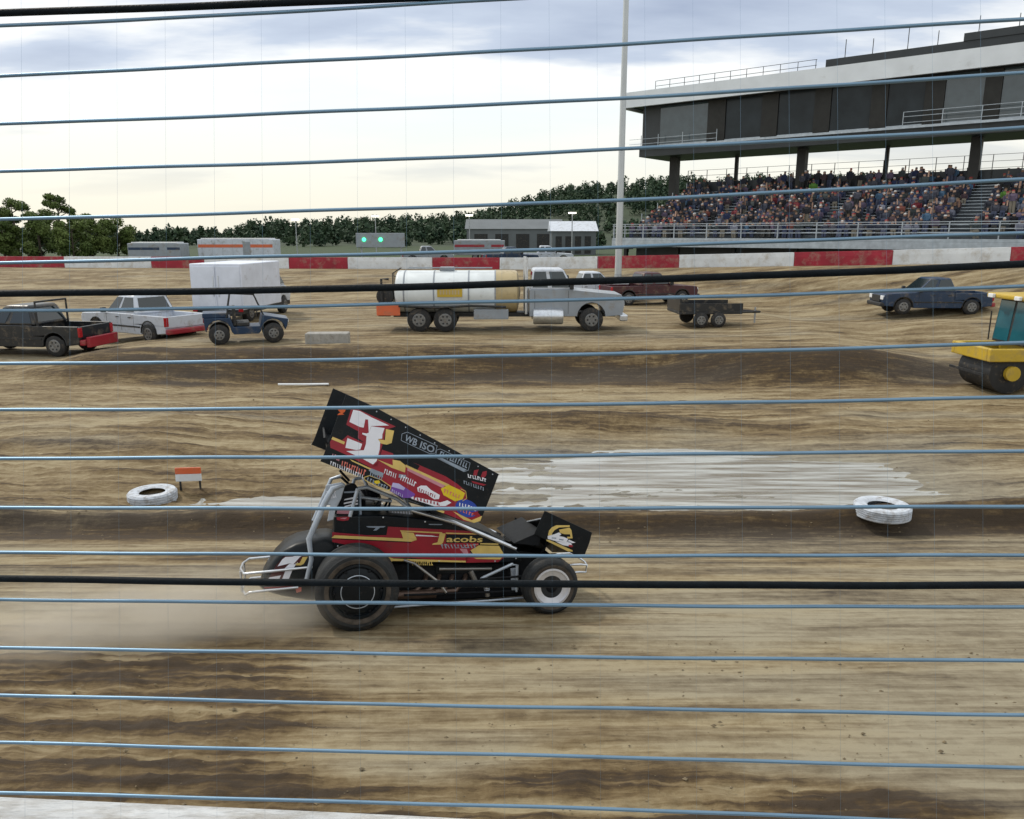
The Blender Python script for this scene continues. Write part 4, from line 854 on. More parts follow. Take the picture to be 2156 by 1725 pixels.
strokes(D2, (1215,1118), (1400,1195), -34, 8, 6, YW-0.0062, K['red'], parent=wing, seedv=9)
wd([(1125,1182),(1160,1175),(1445,1238),(1520,1215),(1560,1240),(1500,1275),(1380,1278),(1150,1202)], K['white'], 1, 'sponsor_decal')
strokes(D2, (1160,1205), (1440,1272), -34, 8, 6, YW-0.006, K['red'], parent=wing, seedv=11)
strokes(D2, (400,850), (655,960), -62, 10, 12, YW-0.0046, K['salmon'], parent=wing, seedv=12); strokes(D2, (285,838), (640,990), -44, 15, 12, YW-0.0046, K['white'], parent=wing, seedv=13)
strokes(D2, (300,770), (390,808), -50, 4, 10, YW-0.0046, K['pink'], parent=wing, seedv=14)
wd([(690,900),(720,880),(850,930),(840,960),(760,950)], K['greyv'], 2, 'sponsor_decal'); strokes(D2, (850,930), (985,990), -52, 6, 10, YW-0.006, K['white'], parent=wing, seedv=15)
strokes(D2, (700,955), (840,1010), -50, 6, 8, YW-0.006, K['greyv'], parent=wing, seedv=16)
line_decal(D2, [(640,975),(700,955),(820,1000),(925,1070),(915,1105),(860,1110),(750,1060),(650,1000)], 0.007, YW-0.0046, K['gold'], 'sponsor_decal', wing, True)
strokes(D2, (670,1010), (900,1110), -40, 8, 8, YW-0.0046, K['greyv'], parent=wing, seedv=17); wd([(750,1010),(800,1005),(812,1030),(780,1045),(752,1032)], K['yellow'], 3, 'sponsor_decal')
line_decal(D2, [(1042,515),(1098,497),(1412,642),(1392,718),(1335,725),(1032,585)], 0.005, YW-0.003, K['greyv'], 'sponsor_frame', wing, True)
text_quad(D2, 'WB', [(1060,582),(1188,648),(1210,578),(1086,522)], YW-0.003, K['greyv'], 'sponsor_lettering', wing, 0.02)
text_quad(D2, 'ISO', [(1225,660),(1370,722),(1392,650),(1246,592)], YW-0.003, K['greyv'], 'sponsor_lettering', wing, 0.02)
line_decal(D2, [(1408,684),(1448,676),(1758,822),(1740,898),(1692,914),(1392,762)], 0.005, YW-0.003, K['greyv'], 'sponsor_frame', wing, True)
wd([(1388,752),(1425,752),(1722,892),(1690,912)], K['greyv'], 2, 'sponsor_decal')
strokes(D2, (1430,745), (1725,880), -62, 11, 4, YW-0.003, K['greyv'], parent=wing, seedv=18)
wd([(1790,955),(1800,900),(1850,890),(1835,925),(1830,955)], K['red'], 2, 'sponsor_decal'); wd([(1870,968),(1890,915),(1935,905),(1930,950),(1905,980)], K['red'], 2, 'sponsor_decal')
strokes(D2, (1735,975), (1935,1025), -40, 8, 14, YW-0.006, K['white'], parent=wing, seedv=19); wd([(1770,1010),(1930,1050),(1900,1062),(1790,1035)], K['red'], 2, 'sponsor_decal')
strokes(D2, (1690,1040), (1915,1120), -38, 9, 14, YW-0.006, K['greyv'], parent=wing, seedv=20)
wd([(365,262),(450,258),(440,282),(415,300),(435,312),(360,318),(375,300),(395,292)], K['orange'], 1, 'sponsor_decal')
for i in range(9):      # rivets along the board's top edge
    p = Vector(board[1]).lerp(Vector(board[2]), 0.04+i*0.115) + Vector((-14, 30)); a = cp(*D2(*p), YW); MB().lathe([(0.007,0),(0.006,-0.003)], (a[0], YW, a[1]), 'y', 8).build('rivet', K['powder'], wing)

# --- front wing
YF = -0.46; fwing = empty('front_wing'); fwing.parent = car
MB().prism(pl(D4, [(1482,213),(2002,452),(1975,560),(1925,690),(1800,692),(1368,468)], YF), YF, YF+0.010).build('side_board', K['blk'], fwing, False, 0.003)
MB().prism(pl(D4, [(1155,283),(1215,318),(1540,470),(1470,690),(1085,520)], -YF), -YF-0.010, -YF).build('side_board', K['blk'], fwing, False, 0.003)
fa = pl(D4, [(1448,302),(1900,640)], YF); fb2 = pl(D4, [(1222,345),(1560,640)], -YF)
MB().hull4([(fa[0][0],YF+0.011,fa[0][1]),(fa[1][0],YF+0.011,fa[1][1]),(fa[1][0],YF+0.011,fa[1][1]-0.03),(fa[0][0]+0.05,YF+0.011,fa[0][1]-0.06)], [(fb2[0][0],-YF-0.011,fb2[0][1]),(fb2[1][0],-YF-0.011,fb2[1][1]),(fb2[1][0],-YF-0.011,fb2[1][1]-0.03),(fb2[0][0]+0.05,-YF-0.011,fb2[0][1]-0.06)]).build('centre_foil', K['blk'], fwing)
MB().tube([(fa[0][0],YF+0.011,fa[0][1]), (fb2[0][0],-YF-0.011,fb2[0][1])], 0.009, 8).build('trailing_edge', K['powder'], fwing)
for yy in (-0.15, 0.15): MB().tube([((fa[0][0]+fa[1][0])/2, yy, (fa[0][1]+fa[1][1])/2-0.05), (fx-0.02, yy, fr_r+0.1)], 0.014, 8).build('wing_stay', K['blk_matt'], fwing)
tb_ = fa[0]
MB().hull4([(tb_[0]-0.30,YF+0.03,tb_[1]-0.26),(tb_[0]-0.30,-YF-0.03,tb_[1]-0.26),(tb_[0]-0.02,-YF-0.03,tb_[1]-0.30),(tb_[0]-0.02,YF+0.03,tb_[1]-0.30)], [(tb_[0]-0.26,YF+0.03,tb_[1]-0.24),(tb_[0]-0.26,-YF-0.03,tb_[1]-0.24),(tb_[0]+0.01,-YF-0.03,tb_[1]-0.14),(tb_[0]+0.01,YF+0.03,tb_[1]-0.14)]).build('radiator_scoop', K['blk_matt'], fwing)
def fd(pts, m, k=0, name='emblem_decal'): return decal(D4, pts, YF-0.0014-0.0014*k, m, name, fwing)
fd([(1520,470),(1530,430),(1560,395),(1610,372),(1755,372),(1758,385),(1745,392),(1640,396),(1590,425),(1562,462),(1560,490),(1520,486)], K['gold'], 0)
fd([(1640,420),(1755,398),(1775,425),(1788,515),(1735,518),(1725,500),(1765,498),(1760,470),(1700,470),(1650,455)], K['gold'], 0)
fd([(1515,490),(1590,470),(1640,450),(1665,470),(1640,490),(1690,500),(1740,520),(1720,560),(1600,545),(1515,520)], K['white'], 1); fd([(1600,550),(1720,560),(1750,530),(1820,562),(1770,570),(1790,600),(1740,600),(1680,590)], K['white'], 1)
fd([(1560,505),(1610,508),(1608,520),(1560,516)], K['greyv'], 2); fd([(1640,520),(1690,528),(1685,540),(1640,532)], K['greyv'], 2); fd([(1735,545),(1780,560),(1770,566),(1730,556)], K['greyv'], 2)
fd([(1497,530),(1530,532),(1785,645),(1790,660),(1740,660),(1505,545)], K['gold'], 0)
fd([(1745,585),(1790,590),(1785,612),(1745,608)], K['red'], 2)

# --- driver, seated in the car
def driver():
    h = B_(806, 745, 0.02)
    o = empty('person', CM @ Vector((h.x-0.05, 0.02, h.z-0.85)), 0)
    o.rotation_euler = CM.to_euler(); tag(o, 'driver in dark suit and helmet seated in the sprint car cockpit', 'person')
    me = bpy.data.meshes.new('body'); c = Vector((h.x-0.05, 0.02, h.z-0.85)); P = lambda x, y, z: (h.x+x-c.x, y, h.z+z-c.z)
    V = [P(-0.08,0,-0.62), P(-0.09,0,-0.40), P(-0.07,0,-0.22), P(-0.02,0,-0.11), P(-0.05,-0.17,-0.24), P(0.05,-0.22,-0.42), P(0.28,-0.12,-0.36), P(0.34,-0.10,-0.35), P(-0.05,0.17,-0.24), P(0.05,0.22,-0.42), P(0.28,0.12,-0.36), P(0.34,0.10,-0.35), P(0.30,-0.12,-0.58), P(0.62,-0.12,-0.66), P(0.30,0.12,-0.58), P(0.62,0.12,-0.66)]
    E = [(0,1),(1,2),(2,3),(2,4),(4,5),(5,6),(6,7),(2,8),(8,9),(9,10),(10,11),(0,12),(12,13),(0,14),(14,15)]
    Rr = [0.16,0.155,0.15,0.065,0.075,0.058,0.042,0.04,0.075,0.058,0.042,0.04,0.085,0.055,0.085,0.055]
    me.from_pydata(V, E, []); b = bpy.data.objects.new('body', me); COL.objects.link(b); b.parent = o
    sk = b.modifiers.new('skin', 'SKIN'); b.modifiers.new('smooth', 'SUBSURF').levels = 1
    lay = me.skin_vertices[0].data if me.skin_vertices else None
    if lay is None:
        bm = bmesh.new(); bm.from_mesh(me); bm.verts.layers.skin.verify(); bm.to_mesh(me); bm.free(); lay = me.skin_vertices[0].data
    for i, r in enumerate(Rr): lay[i].radius = (r, r)
    lay[0].use_root = True; me.materials.append(K['suit'])
    hc = Vector(P(0,0,0)); mb = MB(); prof = [(0.085,-0.145),(0.118,-0.12),(0.132,-0.05),(0.135,0.01),(0.122,0.07),(0.09,0.115),(0.045,0.138),(0.004,0.142)]
    he = mb.lathe(prof, tuple(hc), 'z', 24, 1.1).build('helmet', K['helmet'], o, True)
    v = MB(); 
    ring = [[(hc.x+1.1*rr*math.cos(a), hc.y+rr*math.sin(a), hc.z+z) for a in np.linspace(-1.15, 1.15, 14)] for rr, z in ((0.136,-0.035),(0.1375,0.0),(0.131,0.045))]
    v.add([p for r in ring for p in r], [(i*14+k, i*14+k+1, (i+1)*14+k+1, (i+1)*14+k) for i in range(2) for k in range(13)]).build('visor', K['visor'], he, True)
    sw = MB(); w = B_(905, 790, 0.02); 
    sw.tube([(w.x+0.05*math.sin(a)*0+0.06*math.sin(a), 0.17*math.cos(a), w.z-0.05+0.15*math.sin(a)) for a in np.linspace(0, 2*math.pi, 21)], 0.013, 8).build('steering_wheel', K['blk_matt'], car, True)
driver()

# ================================================================== vehicles in the infield
def paint(name, c, rough=0.32, dirt=0.32): return mat(name, c, rough, 0, 0.08, 2, dirt=dirt, dcol=(0.22, 0.17, 0.11), dscale=2.2)
V_ = dict(boxwhite=paint('box_white', (0.66, 0.70, 0.80), 0.4, 0.08), maroon=paint('maroon_truck_paint', (0.055, 0.012, 0.018), 0.35, 0.3), black=paint('black_truck_paint', (0.012, 0.014, 0.018)), white=paint('white_truck_paint', (0.52, 0.56, 0.63)), blue=paint('blue_truck_paint', (0.008, 0.030, 0.075)), silver=paint('silver_truck_paint', (0.27, 0.30, 0.34)),
          red=paint('red_truck_paint', (0.30, 0.015, 0.03)), yellow=paint('machine_yellow', (0.50, 0.34, 0.03), 0.4), orange=paint('sign_orange', (0.62, 0.13, 0.05)), tank=paint('tank_white', (0.66, 0.70, 0.72), 0.4, 0.12), tan=paint('tank_tan', (0.45, 0.36, 0.20)),
          trim=mat('black_trim', (0.015, 0.016, 0.018), 0.6, 0, 0.2, 5, dirt=0.25), glass=glass('vehicle_glass', (0.012, 0.02, 0.024)), teal=glass('teal_cab_glass', (0.015, 0.10, 0.13)),
          lamp=mat('lamp_lens', (0.75, 0.77, 0.8), 0.15, 0, 0.05, 5), tail=mat('tail_lens', (0.35, 0.01, 0.015), 0.2, 0, 0.1, 5), rim=mat('wheel_rim', (0.20, 0.205, 0.21), 0.4, 0.6, 0.3, 9, dirt=0.45))
def vwheel(parent, x, y, r, w, s, hub=0.58):
    c = (x, y, r)
    t = MB().lathe([(r*hub, 0.02*s), (r*0.80, 0.0), (r*0.96, -0.03*s), (r, -0.07*s), (r, -(w-0.07)*s), (r*0.95, -(w-0.02)*s), (r*hub, -w*s)], c, 'y', 24).build('wheel', K['rubber_b'], parent, True)
    MB().lathe([(r*hub, 0.022*s), (r*hub*0.92, 0.03*s), (r*hub*0.82, -0.01*s), (r*hub*0.35, -0.03*s), (r*hub*0.30, 0.01*s), (0.01, 0.015*s)], c, 'y', 20).build('rim', V_['rim'], t, True)
    mb = MB()
    for k in range(6): g = k*math.pi/3; mb.lathe([(r*0.085, 0.0), (r*0.085, 0.028*s), (r*0.03, 0.03*s)], (x+math.cos(g)*r*hub*0.6, y, r+math.sin(g)*r*hub*0.6), 'y', 8)
    mb.build('rim_slots', V_['trim'], t)['kind'] = 'stuff'
def arch(cx, r, z0, n=9): return [(cx - r*math.cos(math.pi*i/(n-1)), z0 + r*math.sin(math.pi*i/(n-1))) for i in range(n)]
def quad_pane(mb, q, inset=(0.06, 0.08), off=0.008):
    """a pane inset in the face with corners q (counter-clockwise seen from outside)"""
    a, b, c, d = [Vector(p) for p in q]; nrm = (b-a).cross(d-a).normalized()*off
    f = lambda u, v: (a*(1-u)+b*u)*(1-v) + (d*(1-u)+c*u)*v + nrm
    u, v = inset; mb.add([f(u, v), f(1-u, v), f(1-u, 1-v), f(u, 1-v), f(u,v)-nrm*1.5, f(1-u,v)-nrm*1.5, f(1-u,1-v)-nrm*1.5, f(u,1-v)-nrm*1.5], [(0,1,2,3),(0,4,5,1),(1,5,6,2),(2,6,7,3),(3,7,4,0)])
def cabin(root, m, xb0, xb1, xt0, xt1, z0, z1, wb, wt, split=0.5, name='cab'):
    A = [(xb0,-wb,z0),(xb1,-wb,z0),(xb1,wb,z0),(xb0,wb,z0)]; T = [(xt0,-wt,z1),(xt1,-wt,z1),(xt1,wt,z1),(xt0,wt,z1)]
    c = MB().hull4(A, T).build(name, m, root, True, 0.09, 3)
    w = MB(); quad_pane(w, (A[1], A[2], T[2], T[1]), (0.06, 0.10), 0.012); w.build('windscreen', V_['glass'], c)
    w = MB(); quad_pane(w, (A[3], A[0], T[0], T[3]), (0.10, 0.16), 0.012); w.build('rear_window', V_['glass'], c)
    for (p, q, r, s) in ((A[0], A[1], T[1], T[0]), (A[2], A[3], T[3], T[2])):
        P, Q, R_, S_ = map(Vector, (p, q, r, s)); M0 = P.lerp(Q, split); M1 = S_.lerp(R_, split)
        w = MB(); quad_pane(w, (P, M0, M1, S_), (0.10, 0.13), 0.012); w.build('side_window', V_['glass'], c)
        w = MB(); quad_pane(w, (M0, Q, R_, M1), (0.10, 0.13), 0.012); w.build('side_window', V_['glass'], c)
    return c
def pickup(loc, rz, col, label, group='vehicles parked in the infield', scale=1.0, name='pickup_truck', cat='truck', bumper='trim', van=False):
    r = empty(name, loc, rz, label, cat, group, scale); m = V_[col]
    low = [(-2.62, 0.46), (-2.14, 0.40)] + arch(-1.65, 0.47, 0.42) + [(-1.16, 0.34), (1.16, 0.34)] + arch(1.65, 0.47, 0.42) + [(2.16, 0.40), (2.58, 0.44), (2.66, 0.80), (2.56, 1.03), (0.95, 1.12), (-0.80, 1.12), (-0.80, 0.78), (-2.62, 0.78)]
    bd = MB().prism(low, -0.93, 0.93).build('body', m, r, True, 0.075, 3)
    for s in (-1, 1): MB().bbox((-2.62, s*0.93, 0.70), (-0.80, s*0.83, 1.10)).build('bed_side', m, r, False, 0.02)
    MB().bbox((-2.66, -0.90, 0.66), (-2.58, 0.90, 1.09)).build('tailgate', m, r, False, 0.02)
    cb = cabin(r, m, -0.92, 1.05, -0.62, 0.32, 1.10, 1.82, 0.90, 0.70, 0.42)
    for s in (-1, 1):
        for x in (-1.65, 1.65): vwheel(r, x, s*0.95, 0.40, 0.27, s)
        MB().bbox((2.56, s*0.55, 0.74), (2.675, s*0.90, 0.94)).build('headlight', V_['lamp'], r, False, 0.02); MB().bbox((-2.68, s*0.78, 0.72), (-2.60, s*0.94, 1.06)).build('tail_light', V_['tail'], r, False, 0.01)
        MB().bbox((0.85, s*0.94, 1.12), (1.0, s*1.14, 1.32)).build('door_mirror', V_['trim'], r, False, 0.03)
        for x in (-0.78, 0.02, 0.92): MB().bbox((x, s*0.931, 0.46), (x+0.012, s*0.934, 1.10)).build('door_gap', V_['trim'], r)
        MB().bbox((-1.15, s*0.932, 0.60), (1.15, s*0.95, 0.66)).build('side_moulding', V_['trim'], r, False, 0.008)
        for xa in (-1.65, 1.65): MB().tube([(p_[0], s*0.925, p_[1]) for p_ in arch(xa, 0.475, 0.42)], 0.028, 6).build('wheel_arch_lip', V_['trim'], r, True)
        for x in (-0.62, 0.14): MB().bbox((x, s*0.93, 0.96), (x+0.16, s*0.955, 0.99)).build('door_handle', V_['trim'], r)
    MB().bbox((2.60, -0.52, 0.62), (2.685, 0.52, 0.94)).build('grille', V_['trim'], r, False, 0.02); MB().bbox((2.52, -0.92, 0.40), (2.78, 0.92, 0.60)).build('bumper', V_['trim'], r, False, 0.05); MB().bbox((-2.80, -0.90, 0.42), (-2.58, 0.90, 0.62)).build('bumper', V_[bumper], r, False, 0.04)
    return r
def put(px, py, Y):
    p = at_y(px, py, Y); return (p.x, Y, gz(p.x, Y))
# black push truck at the left edge
t1 = pickup(put(70, 730, 29.0), R(172), 'black', 'black push truck with red push bar at the left picture edge', bumper='red')
MB().bbox((-2.95, -0.8, 0.35), (-2.802, 0.8, 0.72)).build('push_bar', V_['red'], t1, False, 0.02)
MB().tube([(-0.95,-0.8,1.1),(-0.95,-0.8,1.95),(-0.95,0.8,1.95),(-0.95,0.8,1.1)], 0.04, 8).build('headache_rack', V_['trim'], t1, True)
pickup(put(305, 720, 31.5), R(150), 'white', 'white pickup truck parked in front of the white box truck', bumper='red')
pickup(put(1955, 650, 40.0), R(176), 'blue', 'dark blue pickup with red rear bumper on the mound at the right', bumper='red')
pickup(put(1245, 620, 47.0), R(8), 'white', 'white pickup behind the tanker cab by the light pole', bumper='trim')
pickup(put(1365, 625, 45.0), R(16), 'maroon', 'dark maroon pickup parked behind the tanker, right of the light pole')
# white box truck seen from behind
def box_truck():
    r = empty('box_truck', put(520, 690, 37.0), R(84), 'white box truck seen from behind, tallest vehicle on the left', 'truck', 'vehicles parked in the infield')
    MB().bbox((-2.7, -1.18, 0.62), (1.5, 1.18, 2.62)).build('cargo_box', V_['boxwhite'], r, False, 0.04)
    MB().bbox((-2.7, -1.0, 0.42), (3.0, 1.0, 0.615)).build('chassis', V_['trim'], r)
    low = [(1.55, 0.45)] + [(1.6, 0.45)] + arch(2.35, 0.46, 0.45) + [(3.1, 0.45), (3.3, 0.9), (3.1, 1.25), (2.55, 1.40), (1.55, 1.40)]
    MB().prism(low, -0.95, 0.95).build('cab_body', V_['white'], r, False, 0.04); cabin(r, V_['white'], 1.55, 2.75, 1.6, 2.1, 1.38, 2.15, 0.92, 0.78, 0.4)
    for s in (-1, 1):
        for x in (-1.6, 2.35): vwheel(r, x, s*1.0, 0.42, 0.3, s)
        MB().bbox((-2.735, s*0.03, 0.75), (-2.705, s*1.10, 2.50)).build('rear_door', V_['boxwhite'], r, False, 0.015)
        MB().bbox((-2.76, s*0.10, 1.2), (-2.737, s*0.14, 2.1)).build('door_bar', K['chrome'], r); MB().bbox((-2.75, s*0.95, 0.55), (-2.71, s*1.15, 0.72)).build('tail_light', V_['tail'], r)
    MB().bbox((-2.95, -1.1, 0.38), (-2.72, 1.1, 0.52)).build('rear_step', V_['trim'], r, False, 0.02)
box_truck()
def buggy():
    r = empty('utility_buggy', put(520, 738, 28.5), R(20), 'dark blue utility buggy with open roll cage in front of the box truck', 'buggy', 'vehicles parked in the infield')
    low = [(-1.35, 0.5)] + arch(-0.9, 0.42, 0.45) + [(-0.4, 0.35), (0.45, 0.35)] + arch(0.95, 0.42, 0.45) + [(1.45, 0.6), (1.5, 0.85), (0.6, 1.02), (0.5, 0.62), (-0.4, 0.62), (-0.5, 0.95), (-1.4, 0.95)]
    MB().prism(low, -0.62, 0.62).build('body', V_['blue'], r, False, 0.04)
    for s in (-1, 1):
        MB().tube([(0.65, s*0.58, 0.98), (0.35, s*0.56, 1.75), (-0.45, s*0.56, 1.80), (-0.62, s*0.58, 0.95)], 0.03, 8).build('roll_bar', V_['trim'], r, True)
        for x in (-0.9, 0.95): vwheel(r, x, s*0.74, 0.36, 0.26, s, 0.5)
        MB().bbox((-0.30, s*0.06, 0.62), (0.15, s*0.52, 0.76)).bbox((-0.42, s*0.06, 0.64), (-0.30, s*0.52, 1.30)).build('seat', V_['trim'], r, False, 0.03); MB().bbox((1.40, s*0.32, 0.72), (1.51, s*0.55, 0.84)).build('headlight', V_['lamp'], r, False, 0.02)
    MB().bbox((-0.5, -0.6, 1.80), (0.42, 0.6, 1.85)).build('roof', V_['trim'], r, False, 0.02); MB().bbox((-1.42, -0.55, 0.955), (-0.55, 0.55, 1.12)).build('cargo_bed', V_['blue'], r, False, 0.02)
    MB().tube([(0.45, 0.18+0.15*math.cos(a)*1.0, 1.05+0.15*math.sin(a)) for a in np.linspace(0, 6.283, 15)], 0.018, 6).build('steering_wheel', V_['trim'], r, True)
buggy()
# white water tanker
def tanker():
    o = put(1075, 716, 32.5); r = empty('water_tanker', o, R(1), 'white water tanker truck with tan tank end and silver cab facing right', 'truck', 'vehicles parked in the infield')
    L0, L1 = -4.6, 0.25; R0 = 0.86; zc = 1.55
    prof = [(0.02, L0-0.16), (R0*0.55, L0-0.12), (R0*0.86, L0-0.05), (R0*0.97, L0), (R0, L0+0.08), (R0, L1-0.9)]
    tk = MB().lathe(prof, (0, 0, zc), 'x', 40, 1.2, True).build('tank', V_['tank'], r, True)
    MB().lathe([(R0+0.002, L1-0.9), (R0+0.002, L1-0.08), (R0*0.97, L1), (R0*0.8, L1+0.06), (0.02, L1+0.16)], (0, 0, zc), 'x', 40, 1.2).build('tank_end', V_['tan'], tk, True)
    for x in (L0+0.3, -3.1, -1.7, L1-0.88): MB().lathe([(R0+0.004, x-0.03), (R0+0.014, x-0.02), (R0+0.014, x+0.02), (R0+0.004, x+0.03)], (0, 0, zc), 'x', 40, 1.2, False).build('tank_band', V_['silver'], tk, True)
    MB().bbox((-2.95, -1.075, 1.40), (-1.95, -1.045, 1.78)).build('door_plate', V_['yellow'], r, False, 0.01)
    mbp = MB(); 
    for i in range(7): mbp.bbox((-2.85+i*0.12, -1.082, 1.50), (-2.78+i*0.12, -1.0755, 1.68))
    mbp.build('plate_marks', V_['tan'], r)
    MB().bbox((-2.9, -0.25, zc+R0-0.02), (-2.3, 0.25, zc+R0+0.14)).build('manhole', V_['silver'], tk, False, 0.03)
    MB().bbox((-4.8, -0.45, 0.55), (4.3, 0.45, 0.72)).build('chassis', V_['trim'], r)
    for i in range(7): MB().tube([(-4.72+0.0, -0.22, 0.85+i*0.22), (-4.72, 0.22, 0.85+i*0.22)], 0.018, 6).build('ladder_rung', V_['trim'], r)
    for y in (-0.22, 0.22): MB().tube([(-4.82, y, 0.75), (-4.82, y, 2.3), (-4.5, y, 2.5)], 0.022, 6).build('ladder_rail', V_['trim'], r, True)
    MB().tube([(-4.5, -1.10, 1.05), (-3.0, -1.14, 0.98), (-1.6, -1.12, 1.06), (-0.2, -1.08, 1.00)], 0.045, 8).build('suction_hose', V_['trim'], r, True)
    for y in (-0.3, 0.3): MB().tube([(L0+0.4, y, zc+R0+0.1), (L1-1.0, y, zc+R0+0.1)], 0.018, 6).build('walkway_rail', V_['silver'], tk, True)
    for s in (-1, 1):
        for x in (-3.7, -2.65, 3.25): vwheel(r, x, s*1.08, 0.48, 0.32, s, 0.55)
        MB().bbox((-4.3, s*1.12, 0.98), (-2.05, s*0.8, 1.02)).build('mudguard', V_['trim'], r, False, 0.01)
        MB().bbox((-1.5, s*1.05, 0.5), (-0.1, s*0.75, 0.9)).build('side_locker', V_['silver'], r, False, 0.03)
    low = [(0.75, 0.62), (2.65, 0.62)] + arch(3.25, 0.58, 0.60) + [(3.9, 0.62), (4.5, 0.66), (4.58, 1.2), (4.45, 1.48), (2.35, 1.68), (0.75, 1.68)]
    MB().prism(low, -1.02, 1.02).build('cab_body', V_['silver'], r, False, 0.05, 3)
    cabin(r, V_['white'], 0.78, 2.55, 0.9, 2.1, 1.66, 2.50, 0.98, 0.86, 0.45)
    MB().bbox((4.50, -0.6, 0.78), (4.62, 0.6, 1.32)).build('grille', K['chrome'], r, False, 0.03); MB().bbox((4.4, -1.1, 0.42), (4.72, 1.1, 0.68)).build('bumper', K['chrome'], r, False, 0.05)
    for s in (-1, 1):
        MB().bbox((4.42, s*0.66, 0.98), (4.585, s*0.98, 1.22)).build('headlight', V_['lamp'], r, False, 0.03); MB().bbox((2.35, s*1.05, 1.7), (2.5, s*1.28, 2.15)).build('door_mirror', V_['trim'], r, False, 0.03)
        MB().tube([(0.62, s*0.85, 0.7), (0.62, s*0.85, 2.95)], 0.07, 10).build('exhaust_stack', K['chrome'], r, True); MB().lathe([(0.3,-0.6),(0.33,-0.55),(0.33,0.55),(0.3,0.6)], (1.5, s*0.95, 0.62), 'x', 18).build('fuel_tank', K['chrome'], r, True)
        for x in (0.95, 2.3): MB().bbox((x, s*1.022, 0.72), (x+0.014, s*1.026, 1.64)).build('door_gap', V_['trim'], r)
    MB().bbox((-5.35, -0.95, 0.62), (-4.85, 0.95, 1.05)).build('rear_deck', V_['trim'], r, False, 0.02); MB().lathe([(0.30,-0.35),(0.34,-0.34),(0.34,-0.30),(0.16,-0.29),(0.16,0.29),(0.34,0.30),(0.34,0.34),(0.30,0.35)], (-5.1, -0.35, 1.40), 'y', 24).build('hose_reel', V_['trim'], r, True)
    MB().bbox((-5.40, -1.02, 0.66), (-5.36+0.9, -0.965, 1.12)).build('orange_board', V_['orange'], r, False, 0.01); MB().tube([(-5.2,-0.8,1.0),(-5.2,-0.8,2.1),(-4.9,-0.8,2.1)], 0.05, 8).build('spray_pipe', V_['trim'], r, True)
tanker()
def trailer():
    r = empty('flat_trailer', put(1482, 702, 33.5), R(4), 'low black flat trailer right of the tanker cab', 'trailer', 'vehicles parked in the infield')
    MB().bbox((-1.4, -0.95, 0.55), (1.3, 0.95, 0.68)).build('deck', V_['trim'], r, False, 0.02); MB().bbox((-1.4, -0.97, 0.69), (-1.32, 0.97, 1.25)).build('headboard', V_['black'], r)
    for s in (-1, 1):
        MB().bbox((-1.4, s*0.96, 0.685), (1.3, s*0.92, 1.0)).build('side_board', V_['black'], r)
        for x in (-0.5, 0.25): vwheel(r, x, s*1.12, 0.32, 0.2, s)
    MB().tube([(1.3, -0.6, 0.6), (2.4, 0, 0.55), (1.3, 0.6, 0.6)], 0.05, 8).build('drawbar', V_['trim'], r); MB().tube([(2.2, 0, 0.02), (2.2, 0, 0.75)], 0.04, 8).build('jockey_stand', K['steel'], r)
trailer()
